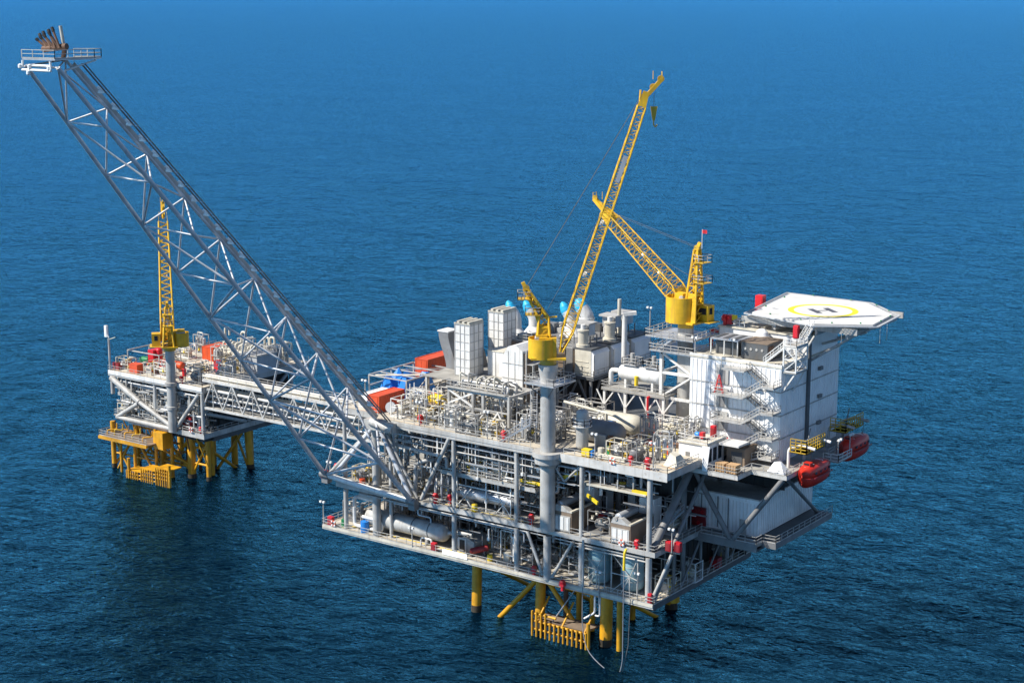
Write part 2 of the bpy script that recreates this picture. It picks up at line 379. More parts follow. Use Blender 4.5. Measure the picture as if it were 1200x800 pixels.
# crane pedestal tower (near) with ring collar
P1 = MB(); P1.tube((-19,.2,18.6),(-19,.2,44.0),1.16,24); P1.tube((-19,.2,10.8),(-19,.2,17.7),.62,16)
P1.lathe([(1.16,28.6),(1.5,29.0),(2.0,29.3),(2.0,30.3),(2.35,30.32),(2.35,31.05),(1.16,31.06)], (-19,.2,0), n=28)
P1.lathe([(1.16,42.0),(1.45,43.6),(1.5,44.5),(0.01,44.51)], (-19,.2,0), n=24)
P1.build('crane_pedestal', 'steel', PF)
g = MB(); g.box(-21.6,-16.2,-2.4,3.4,41.6,41.75); g.build('pedestal_platform', 'galv', PF)
MB().rail([(-21.6,-2.4,41.75),(-16.2,-2.4,41.75),(-16.2,3.4,41.75),(-21.6,3.4,41.75)], closed=True, step=1.4).build('handrail', 'steel', PF)
g = MB()
for a, b in (((-21.4,-2.2,41.6),(-19.6,-.6,39.6)),((-16.4,-2.2,41.6),(-18.4,-.6,39.6)),((-16.4,3.2,41.6),(-18.4,1,39.6))): MB().tube(a,b,.1,6).build('platform_bracket', 'grey', PF)
pass
# inner walls: added black ribbed plates that keep the deep interior closed and dark
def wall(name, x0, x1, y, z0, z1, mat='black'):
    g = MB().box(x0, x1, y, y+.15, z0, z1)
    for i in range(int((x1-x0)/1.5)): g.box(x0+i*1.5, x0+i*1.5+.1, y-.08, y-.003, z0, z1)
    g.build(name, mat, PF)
wall('shade_wall', -58, -2, 12.6, 10.85, 17.6); wall('shade_wall', -50, -20.5, 10.2, 18.65, 29.9); wall('shade_wall', -20.4, -3, 12.6, 18.65, 29.9); wall('shade_wall', -3, 11.5, 33.6, 24.3, 28.8); wall('shade_wall', -2.5, .2, 28, 10.85, 17.6)
wall('shade_wall', -4.6, 9.6, 22, 24.6, 28.85)
def wallx(name, x, y0, y1, z0, z1, mat='black'):
    g = MB().box(x-.15, x, y0, y1, z0, z1)
    for i in range(int((y1-y0)/1.5)): g.box(x+.003, x+.08, y0+i*1.5, y0+i*1.5+.1, z0, z1)
    g.build(name, mat, PF)
MB().box(.022,.08,.05,30,9.95,10.76).build('edge_plate','dark',PF); wallx('shade_wall', -3.2, 8, 30, 10.85, 17.6); wallx('shade_wall', -2.6, 12.8, 19, 18.65, 28.8); wallx('shade_wall', 7.5, 22.2, 33.4, 24.5, 28.8)  # edge plate painted dark for the side's shade; walls added to darken it
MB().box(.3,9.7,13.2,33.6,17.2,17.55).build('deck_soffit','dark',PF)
# yellow monorail beams
for a, b in (((-25,1.6,25.1),(-20.4,1.6,25.1)),((-13,2,24.8),(-10.5,1,24.2)),((-4.5,1.0,27.2),(-1.6,1.0,27.2)),((-17,1.3,27),(-14,1.8,28.2))): MB().beam(a, b, .25, .5).build('monorail_beam', 'redyell', PF)
# yellow edge lines painted along walkways (real thin strips)
MB().box(-61,-47,1.7,1.95,18.604,18.612).build('walkway_line','redyell',PF); MB().box(-41.5,-23,1.5,1.75,18.604,18.612).build('walkway_line','redyell',PF); MB().box(-62,-36.5,2.1,2.4,10.804,10.812).build('walkway_line','redyell',PF)
# ---- pipework of the platform: separate runs
r = random.Random(11)
def prun(pts, rad, mat): MB().pipe(pts, rad, 8).build('pipe', mat, PF)
for i in range(7):      # hung under the top deck, along the front
    y = .9+i*1.3; z = 28.9-.35*(i % 3); x0 = -52+r.uniform(0,5); x1 = -4-r.uniform(0,14)
    prun([(x0,y,z-r.uniform(2,7)),(x0,y,z),(x1,y,z),(x1,y,z-r.uniform(1,5))], r.choice((.12,.16,.22,.28)), r.choice(('steel','galv','grey','white')))
for i in range(6):      # under the middle deck
    y = 2.6+i*1.5; z = 17.2-.35*(i % 2); x0 = -58+r.uniform(0,8); x1 = -3-r.uniform(0,20)
    prun([(x0,y,z-r.uniform(1,5)),(x0,y,z),(x1,y,z),(x1,y,z-r.uniform(1,5))], r.choice((.14,.2,.26)), r.choice(('steel','galv','grey')))
for i in range(24):     # risers and drops between the decks near the front
    x = r.uniform(-50,-3); y = r.uniform(2,9); z0, z1 = r.choice(((18.6,30),(10.8,17.7),(24.2,30)))
    if -17 < x < -3 and z0 > 17: y += 8
    k = r.uniform(1,4)*r.choice((-1,1))
    zm = z0+(z1-z0)*r.uniform(.3,.7)
    prun([(x,y,z0),(x,y,zm),(x+k,y,zm),(x+k,y,z1)], r.choice((.12,.16,.2,.26)), r.choice(('steel','white','galv','galv','grey')))
prun([(-57,.7,17.4),(-2,.7,17.4)],.13,'steel'); prun([(-50,1.1,16.7),(-50,1.1,17.0),(-24,1.1,17.0),(-24,1.1,15.5)],.16,'galv'); prun([(-17,.7,16.9),(-1.6,.7,16.9)],.14,'steel'); prun([(-52,.7,27.9),(-22,.7,27.9)],.12,'steel')
# big readable pipes of the front bays
prun([(-51.2,1.4,28.2),(-51.0,1.4,26.9),(-39.0,1.0,26.5),(-39.0,1.0,25.0)], .3, 'steel')
prun([(-45.6,1.2,19.2),(-45.6,1.2,24.4),(-43.6,1.6,25.2),(-42,3.5,25.2)], .32, 'steel')
prun([(-47.0,1.6,18.8),(-50.5,1.5,25.6),(-50.5,1.5,27)], .34, 'steel')
for x in (-42.6,-41.3,-40.0): prun([(x,2.6,18.8),(x,2.6,22.6),(x,6,22.6)], .24, 'galv')
prun([(-58.6,2.6,16.6),(-54.3,2.2,16.6),(-54.3,2.2,23)], .55, 'steel')
prun([(-60,2.6,11.6),(-60,2.6,16.0),(-55.8,2.6,16.0)], .3, 'white'); prun([(-59.2,1.6,14.6),(-59.2,1.6,11.4),(-53.2,1.6,11.4),(-53.2,1.6,13.2),(-57.4,1.6,13.2)], .3, 'white')
for z, y in ((17.0,1.6),(16.4,2.3)): MB().box(-52.5,-24.5,y,y+.5,z,z+.2).build('cable_tray','galv',PF)
for z, y in ((27.6,1.2),(26.2,.9)): MB().box(-36,-14.5,y,y+.5,z,z+.15).build('cable_tray','galv',PF)
for x in (-48,-44,-40,-34,-30,-27,-22.5,-10,-7,-4.3):
    MB().beam((x,1.0,30),(x,1.0,26.3+.5*(int(-x) % 3)),.16).build('hanger','steel',PF)
for x in (-49,-45,-41,-34,-30,-27): MB().beam((x,1.9,17.7),(x,1.9,15.8),.16).build('hanger','steel',PF)
MB().beam((-12.5,.9,26.9),(-2,.9,26.9),.3,.3).build('hanger_beam','cream',PF)
MB().box(-13.2,-2.0,1.2,3.0,26.95,27.05).build('hanging_walkway','deckg',PF)
# fine tubing and cable bundles too many to count
ta = MB(); t2 = MB()
for i in range(640):
    lev = r.choice((0,1,1,2,3,3)); x = r.uniform(-56,-2); y = r.uniform(1.5,12.5); z0, z1 = ((11,17.4),(19,29.5),(24.3,29.7),(31,33))[lev]
    if lev == 2: x = r.uniform(-40,-23)
    if lev == 3: x, y = r.uniform(-50,-22), r.uniform(1.0,14)
    if lev == 1 and x > -20: y = r.uniform(9,12.5)
    if lev == 0 and (x > -14 or -58 < x < -39): y = r.uniform(5.5,12)
    z = r.uniform(z0+.2, z1); L = r.uniform(1,5); k = r.random(); rad = r.choice((.05,.06,.08,.11)); t = ta if i % 3 else t2
    if k < .4: t.beam((x,y,z),(x+L,y,z),rad*2)
    elif k < .6: t.beam((x,y,z),(x,y+L*.7,z),rad*2)
    else: t.beam((x,y,z0-.1),(x,y,min(z1,z0+L)),rad*2)
for i in range(380):
    lo, hi, x0, x1 = r.choice(((18.8,29.6,-52,-22),(18.8,29.6,-52,-38),(11,17.5,-58,-2),(24.3,29.6,-40,-22),(25,29.6,-22,-2))); x, y = r.uniform(x0,x1), r.uniform(.7,4.5); z = r.uniform(lo,hi); rad = r.choice((.05,.07,.1)); t = (ta,ta,t2)[i % 3]
    if hi < 18 and x > -14: y += 5
    if hi < 18 and -58 < x < -39: y += 4
    if i % 5 < 3: t.beam((x,y,z),(x,y,min(hi,z+r.uniform(1.2,5))),rad*2)
    else: t.beam((x,y,z),(min(-1,x+r.uniform(1,4)),y,z),rad*2)
    if i % 4 == 0: t.cbox((x,y,z),.4,.4,.5)
o = ta.build('small_tubing','grey',PF); o['kind'] = 'stuff'; o = t2.build('small_tubing','white',PF); o['kind'] = 'stuff'
# stairs
def stair(parent, p, q, w=.9, mat='galv', name='stair'):
    p, q = V(p), V(q); d = V((q.x-p.x, q.y-p.y, 0)).normalized(); n = V((-d.y, d.x, 0)); g = MB()
    for s in (-1, 1):
        o = n*s*w/2; g.beam(p+o, q+o, .08, .28); g.beam(p+o+V((0,0,1)), q+o+V((0,0,1)), .06); g.beam(p+o+V((0,0,.5)), q+o+V((0,0,.5)), .05)
        for t_ in (0, .33, .67, 1): c = p.lerp(q,t_)+o; g.beam(c, c+V((0,0,1)), .06)
    k = max(3, int(abs(q.z-p.z)/.24))
    for i in range(1, k): c = p.lerp(q, i/k); g.beam(c-n*w/2, c+n*w/2, .26, .04)
    return g.build(name, mat, parent)
stair(PF, (-28.2,.7,31), (-23.8,2.4,34)); stair(PF, (-25,5,38), (-20.4,-1.6,34.6), 1.0); stair(PF, (-12,11,24.3), (-6,11,18.7)); stair(PF, (-3.4,3.2,18.7), (-.6,9,23))
# ------------------------------------------------------------------ flare boom
FB = thing('flare_boom', 'long grey lattice flare boom leaning out high above the sea from the platform front', 'flare boom', (-54, 0, 19))
c1 = (V((-63.3,-.9,20.0)), V((-59.9,-59.8,89.5))); c2 = (V((-44.7,-.9,18.7)), V((-53.3,-60,89.4))); c3 = (V((-52.3,-.5,31.0)), V((-56.4,-56.2,90.2)))
for c, rr in ((c1,.38),(c2,.42),(c3,.27)): MB().tube(c[0], c[1], rr, 12, rr*.72).build('chord', 'silver', FB)
NB = 9
pt = lambda c, i: c[0].lerp(c[1], i/NB)
for i in range(NB+1):
    if i > 0:
        MB().tube(pt(c1,i), pt(c2,i), .2-.009*i, 8).build('cross_member', 'silver', FB)
        MB().tube(pt(c1,i), pt(c3,i), .19-.008*i, 8).build('cross_member', 'silver', FB); MB().tube(pt(c2,i), pt(c3,i), .18-.008*i, 8).build('cross_member', 'silver', FB)
    if i < NB:
        rr = .23-.011*i
        if i % 2: MB().tube(pt(c1,i+1), pt(c2,i), rr, 8).build('diagonal', 'silver', FB)
        else: MB().tube(pt(c1,i), pt(c2,i+1), rr, 8).build('diagonal', 'silver', FB)
        MB().tube(pt(c1,i) if i % 2 else pt(c1,i), pt(c3,i+1), rr*.8, 8).build('diagonal', 'silver', FB); MB().tube(pt(c2,i+1), pt(c3,i), rr*.8, 8).build('diagonal', 'silver', FB)
MB().tube(c1[0], c2[0], .45, 12).build('base_beam', 'white', FB)
for p in (c1[0], c2[0]): g = MB(); g.cbox((p.x, p.y+.4, p.z-1.4), 1.3, 1.2, 1.4); g.tube((p.x-.9,p.y,p.z), (p.x+.9,p.y,p.z), .6, 12); g.build('hinge_bracket', 'grey', FB)
MB().tube((-61.5,-.5,20.4), (-53.7,.9,29.6), .36, 10).build('base_strut', 'silver', FB); MB().tube((-62.5,-.5,20.4), (-55,.9,28.4), .3, 10).build('base_strut', 'steel', FB); MB().tube((-52.3,-.4,30.6), (-45.2,-.6,19.4), .36, 10).build('base_strut', 'silver', FB)
g = MB(); g.box(-54.6,-48.4,-.9,2.2,29.3,30.9); g.tube((-53.2,-.7,30.6),(-48.6,-.7,29.9),.7,12); g.build('hinge_housing','steel',FB)
# walkway with rails and flare pipes on the right of the top chord
d3 = (c3[1]-c3[0]); side = V((1,0,0)); up3 = d3.cross(side).normalized(); up3 = up3 if up3.z > 0 else -up3
def on3(t, s, h): return c3[0] + d3*t + side*s + up3*h
MB().beam(on3(0,-.05,.3), on3(.985,-.05,.3), .08, 1.0).build('walkway', 'steel', FB)
g = MB()
for s in (-.55,):
    for h in (.55, 1.1): g.beam(on3(0,s,h), on3(.985,s,h), .05)
    for i in range(45): g.beam(on3(i/45,s,.1), on3(i/45,s,1.1), .05)
g.build('handrail', 'galv', FB)
for s, rr in ((2.3,.12),(3.0,.1)): MB().tube(on3(.0,s,.15), on3(.99,s,.15), rr, 10).build('flare_pipe', 'grey', FB)
for i in range(24):
    t_ = .05+i*.038; g = MB(); p, q = on3(t_,.75,.3), on3(t_,1.9,.3)
    g.beam(p,q,.42,.36); g.beam(on3(t_,1.7,.34),on3(t_+.011,1.1,.36),.36,.3); g.build('pipe_clamp', 'lamp', FB)
g = MB()
for i in range(24): g.beam(on3(.05+i*.038,.4,.2),on3(.05+i*.038,3.1,.1),.09)
g.build('pipe_rung','galv',FB)
# tip platform
TPF = [(-59.2,-60.9),(-53.6,-60.2),(-52.6,-54.6),(-53.6,-52.6),(-56.6,-54.6),(-59.4,-59.4)]
tp = MB(); tp.prism(TPF, 90.3, 90.5); tp.build('tip_platform', 'galv', FB)
MB().rail([(x,y,90.5) for x,y in TPF[:5]], step=1.8, r=.04).build('handrail', 'steel', FB)
for a_, b_, r_ in (((-60,-60.2,90.2),(-60,-60.2,89.3),.15),((-54.3,-60.4,90.2),(-54.2,-60.4,89.2),.15),((-60,-60.3,89.0),(-54.2,-60.4,89.0),.18),((-58.6,-60.2,89.6),(-54.4,-60.2,89.6),.15),((-53,-54,90.2),(-54.6,-58,88.9),.12)): MB().tube(a_,b_,r_,8).build('tip_frame', 'lamp', FB)
for p in ((-60.3,-60.4,89.4),(-58.4,-60.4,89.4),(-58.7,-60.4,88.6),(-54.6,-60.4,89.3)): MB().lathe([(.01,-.3),(.28,-.15),(.28,.25),(.01,.4)], p, n=10).build('tip_light', 'lamp', FB)
MB().pipe([(-55.9,-57.0,90.2),(-55.0,-57.4,91.6),(-54.8,-57.8,92.2)], .32, 10).build('burner_riser', 'rusty', FB)
MB().tube((-58.2,-58.2,91.6),(-54.3,-57.6,92.0),.42,12).build('burner_manifold', 'rusty', FB)
for i in range(8):
    q = V((-57.8+.85*(i % 4)+ (.4 if i > 3 else 0), -58.1-.2*(i > 3), 91.8)); tip = q + V((-1.0-.1*(i%3), -.45+.45*(i > 3), .95+.5*(i > 3)+.24*(i % 4)))
    b = MB().tube(q, tip, .16, 8).build('burner_pipe', 'rusty', FB)
    MB().tube(tip.lerp(q,.03), tip+(tip-q)*.2, .22, 8).build('burner_nozzle', 'black', b)
MB().tube((-54.9,-57.6,92.2),(-55.1,-57.8,94.6),.22,10).build('pilot_stack', 'cream', FB)
# ------------------------------------------------------------------ bridge between the platforms
BR = thing('footbridge', 'white steel truss bridge carrying pipes between the two offshore platforms', 'bridge', (-93, 31, 16))
bx0, bx1, nb = -123.5, -63, 11
for y in (29.4, 33.0):
    for z, nm in ((16.5,'bottom_chord'),(22.1,'top_chord')): MB().beam((bx0,y,z),(bx1,y,z),.42,.42).build(nm,'offwhite',BR)
    for i in range(nb):
        xa, xb = bx0+(bx1-bx0)*i/nb, bx0+(bx1-bx0)*(i+1)/nb; xm = (xa+xb)/2
        MB().tube((xa,y,16.7),(xm,y,22.0),.17,8).build('truss_diagonal','offwhite',BR); MB().tube((xm,y,22.0),(xb,y,16.7),.17,8).build('truss_diagonal','offwhite',BR)
        MB().beam((xm,y,16.6),(xm,y,22),.14).build('truss_post','steel',BR)
MB().box(bx0,bx1,29.65,32.8,16.4,16.55).build('lower_walkway','deckg',BR); MB().box(bx0,bx1,29.65,32.8,22.2,22.32).build('roof_walkway','cream',BR)
MB().rail([(bx0,29.4,22.35),(bx1,29.4,22.35)],step=2.4).build('handrail','offwhite',BR); MB().rail([(bx0,33,22.35),(bx1,33,22.35)],step=2.4).build('handrail','offwhite',BR)
for y, z, rr, mt in ((29.9,20.2,.3,'offwhite'),(30.6,18.8,.32,'steel'),(31.4,20.3,.35,'cream'),(32.2,18.6,.28,'offwhite'),(30.2,17.7,.2,'galv'),(30.4,22.7,.22,'cream'),(31.3,22.75,.28,'offwhite'),(32.1,22.7,.2,'steel')):
    MB().tube((bx0-1,y,z),(bx1+1,y,z),rr,10).build('pipe',mt,BR)
for i in range(nb*2+1):
    x = bx0+(bx1-bx0)*i/(nb*2); g = MB(); g.beam((x,29.4,18.2),(x,33,18.2),.14); g.beam((x,29.4,19.7),(x,33,19.7),.14); g.beam((x,29.5,18.2),(x,29.5,19.7),.1); g.build('pipe_support','steel',BR)
# ------------------------------------------------------------------ small wellhead platform at the far end of the bridge
WP = thing('wellhead_platform', 'smaller offshore wellhead platform standing on yellow legs at the far bridge end', 'platform', (-137, 42, 0))
def wdeck(name, x0, x1, y0, y1, z0, z1, top='deck', side='steel'):
    d = MB().box(x0,x1,y0,y1,z1-.12,z1).build(name, top, WP); g = MB()
    for a in ((x0,x1,y0-.02,y0+.3),(x0,x1,y1-.3,y1+.02),(x0-.02,x0+.3,y0+.303,y1-.303),(x1-.3,x1+.02,y0+.303,y1-.303)): g.box(a[0],a[1],a[2],a[3],z0,z1-.03)
    for i in range(1,8): x = x0+(x1-x0)*i/8; g.box(x-.12,x+.12,y0+.303,y1-.303,z0+.1,z1-.125)
    g.build('deck_beam', side, d); return d
W1 = wdeck('lower_deck',-145.5,-123,28.7,56,10,10.9,'deckg'); MB().box(-150.5,-145.6,29.2,40,10.9,11.1).build('cantilever_floor','deckg',WP); MB().rail([(-150.4,40,11.1),(-150.4,29.3,11.1),(-145.7,29.3,11.1)]).build('handrail','steel',WP); W2 = wdeck('middle_deck',-150.5,-124.8,30.6,56,15.0,15.6,'deckg'); W3 = wdeck('top_deck',-151,-123,28.7,60,19.5,20.6,'deck')
MB().rail([(-145.5,28.7,10.9),(-123,28.7,10.9),(-123,56,10.9)]).build('handrail','steel',W1)
MB().rail([(-150.5,36,15.6),(-150.5,30.6,15.6),(-125,30.6,15.6)]).build('handrail','steel',W2)
MB().rail([(-151,60,20.6),(-151,28.7,20.6),(-123,28.7,20.6),(-123,60,20.6)]).build('handrail','steel',W3)
MB().box(-150.9,-123.1,28.56,28.675,19.9,20.7).build('edge_plate','white',WP)
for x, y in ((-150.4,29.2),(-137.5,29.3),(-123.6,29.2),(-123.6,42),(-123.6,55),(-137.5,42),(-150,42),(-150,55),(-137.5,55)):
    MB().tube((x,y,10.9 if x > -146 else 15.6),(x,y,19.5),.42,10).build('column','steel',WP)
def wb(p,q,r,mat='steel',nm='brace'): MB().tube(p,q,r,10).build(nm,mat,WP)
wb((-150,28.6,19.2),(-141.4,28.4,15.2),.62); wb((-141.4,28.4,15.2),(-132.4,28.4,11.6),.48); wb((-141.8,28.4,14.8),(-148.6,28.6,11.0),.46); wb((-148.8,28.6,10.9),(-131.8,28.4,10.9),.46)
wb((-130.6,28.5,11.4),(-124.2,28.9,19.2),.42); wb((-123.6,29.4,15.4),(-123.4,41,19.2),.36); wb((-123.5,30,15.0),(-123.5,41,11.2),.36); wb((-123.5,43,11.2),(-123.5,54,19.2),.36)
wb((-149,31.2,15.2),(-141,31.2,11),.3)
MB().box(-149.5,-124,34.2,34.35,10.95,19.45).build('shade_wall','black',WP); MB().box(-124.6,-124.45,33,55,10.95,19.45).build('shade_wall','black',WP)  # added black plates that keep the inside of this platform dark
# crane pedestal
g = MB(); g.tube((-131.2,28,10.6),(-131.2,28,27.5),.95,20); g.lathe([(.95,15.2),(1.15,15.3),(1.15,15.9),(.95,16)],(-131.2,28,0)); g.lathe([(.95,20),(1.3,20.3),(1.3,20.9),(.95,21)],(-131.2,28,0)); g.build('crane_pedestal','steel',WP)
# yellow boat deck and legs
MB().box(-150,-135.6,24.6,31,7.3,7.55).build('boat_deck','brown',WP); g = MB()
for a in ((-150.1,-135.5,24.4,24.9),(-150.1,-135.5,30.9,31.3)): g.box(*a,7.0,7.6)
g.build('boat_deck_edge','jacket',WP)
MB().rail([(-150,31,7.7),(-150,24.6,7.7),(-135.6,24.6,7.7)],step=2).build('handrail','steel',WP)
MB().box(-136.4,-133.6,27.2,29.5,6.4,9.9).build('boat_deck_post','jacket',WP)
for x, y, r_ in ((-149.6,28,.5),(-146.9,32.2,.62),(-137.2,28.6,.36),(-130.6,32.2,.85),(-130.6,44.5,.7),(-131.6,39.4,.55),(-147,44.5,.7),(-139,32,.6),(-140.4,44,.5),(-126.5,44.3,.75),(-126.0,32.5,.5)):
    MB().tube((x,y,10),(x + (.9 if r_ == .75 else 0),y,-3),r_,14).build('jacket_leg','jacket',WP)
for a, b, rr in (((-149.6,28,7),(-144,28,-1),.25),((-144,28,7),(-149,28,-1),.25),((-142,28,7),(-136.6,28,0),.28),((-130.6,32.2,8.6),(-137,32.2,2),.34),((-130.6,32.2,2.3),(-139,32,2.3),.34),((-130.6,33,8),(-128.5,44,-1),.34),((-131.6,39.4,-1),(-126.6,44.3,9),.34),((-147,32.2,8.6),(-130.6,32.2,8.6),.4),((-130.6,32.5,8.6),(-126.5,44,8.6),.4),((-147,33,7),(-147,44,0),.3)):
    MB().tube(a,b,rr,8).build('jacket_brace','jacket',WP)
for x, y in ((-144.5,30),(-142,34),(-134,30),(-128.4,36),(-135,41),(-129,48),(-145,38)): MB().tube((x,y,10),(x,y,-3),.4,10).build('caisson','jacket' if x != -142 else 'rusty',WP)
for a, b in (((-149.6,28,.5),(-146.9,32.2,6.5)),((-146.9,32.2,.5),(-139,32,8)),((-139,32,.5),(-146.9,32.2,8)),((-139,32,8),(-130.6,32.2,1)),((-137.2,28.6,6.5),(-130.6,32.2,2.5)),((-147,44.5,8.5),(-126.5,44.3,8.5)),((-147,32,2.4),(-139,32,2.4)),((-126,32.5,8),(-130.6,32.2,.5)),((-139,32,2.4),(-140.4,44,2.4)),((-130.6,44.5,8),(-126.5,44.3,0))): MB().tube(a,b,.27,8).build('jacket_brace','jacket',WP)
for x, y, r_ in ((-130.6,32.2,.9),(-146.9,32.2,.67),(-126.0,32.5,.55),(-139,32,.65),(-131.6,39.4,.6),(-126.5,44.3,.8),(-149.6,28,.55)): MB().tube((x+(.75 if r_ == .8 else 0),y,-3),(x+(.7 if r_ == .8 else 0),y,.9),r_,14).build('splash_band','growth',WP)
for i in range(5): MB().tube((-137.5+i*1.9,37.5,10),(-137.5+i*1.9,37.5,-3),.36,8).build('conductor','jacket' if i % 2 else 'rusty',WP)
WL = thing('boat_landing','stepped yellow boat landing fender under the small far platform','boat landing',(-137,25,0))
for i,(x0,x1,h) in enumerate(((-141.6,-137.4,1.5),(-137.2,-133.0,2.5),(-132.8,-128.6,3.4))):
    MB().box(x0,x1,24.6,27.5,h,h+.25).build('landing_step','jacket',WL); g = MB()
    for z in (h-.5,h-1.2,h-2.0): g.tube((x0,24.3,z),(x1,24.3,z),.17,7)
    g.build('fender_rail','jacket',WL)
    for k in range(6): MB().tube((x0+.2+k*.66,24.1,-1),(x0+.2+k*.66,24.1,h+.2),.14,7).build('fender_bar','jacket',WL)
for x, h in ((-141,4.2),(-128.9,4.6)): MB().tube((x,24.4,-2),(x,24.4,h),.32,9).build('landing_post','jacket',WL)
for i in range(7): x = -149+i*1.8; MB().pipe([(x,26+.4*(i%3),7.6),(x,26+.4*(i%3),8.6+.3*(i%2)),(x+1.2,27.6,8.6),(x+1.2,27.6,9.9)],.15,7).build('pipe',('jacket','gold','brown')[i%3],WP)
for i in range(14): x = -150+i*1.8; MB().tube((x,29+.8*(i%4),9.9),(x+(1.4 if i % 2 else -1.4),31+.8*(i%3),2.0+(i*37%5)),.14,7).build('jacket_brace','jacket' if i % 3 else 'rusty',WP)
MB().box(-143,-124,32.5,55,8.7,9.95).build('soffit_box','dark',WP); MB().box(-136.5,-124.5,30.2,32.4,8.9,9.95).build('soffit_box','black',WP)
for z in (3.2,6.6): MB().tube((-149.6,28.2,z),(-137.2,28.6,z),.2,8).build('jacket_brace','jacket',WP); MB().tube((-147,32,z),(-126,32.4,z),.24,8).build('jacket_brace','jacket',WP)
for x in (-145.6,-141.4): MB().tube((x,26.5,7.2),(x,26.5,-3),.3,9).build('jacket_leg','jacket',WP)
# pipework
r = random.Random(5)
for i in range(70):
    x, y = r.uniform(-149,-125), r.uniform(29.6,36); z0, z1 = r.choice(((10.9,15),(15.6,19.5),(10.9,19.5))); k = r.uniform(1,4)*r.choice((-1,1)); zm = (z0+z1)/2
    if x < -145: z0 = 15.6; z1 = 19.5; zm = 17.4
    MB().pipe([(x,y,z0),(x,y,zm),(x+k,y,zm),(x+k,y,z1)],r.choice((.14,.18,.25)),8).build('pipe',r.choice(('steel','white','galv','cream')),WP)
for y, z in ((29.4,18.6),(29.9,18.0),(29.5,14.3),(30.2,13.6)): MB().tube((-148,y,z),(-124,y,z),.2,8).build('pipe',r.choice(('steel','white','galv')),WP)
t = MB()
for i in range(620):
    x, y = r.uniform(-150.3,-124.5), r.uniform(28.9,33.8); z = r.uniform(11,19); L = r.uniform(.8,3.4); rad = r.choice((.06,.09,.12))
    if i % 3: t.beam((x,y,z),(min(x+L,-124),y,z),rad*2)
    else: t.beam((x,y,z),(x,y,min(19.4,z+L)),rad*2)
for i in range(60):
    x, y, z = r.uniform(-150,-125.5), r.uniform(30.5,33.6), r.choice((10.9,15.6))
    if x < -145: z = 15.6
    t.cbox((x,y,z),r.uniform(.4,1.3),r.uniform(.4,1.0),r.uniform(.8,2.4))
o = t.build('small_tubing','steel',WP); o['kind'] = 'stuff'
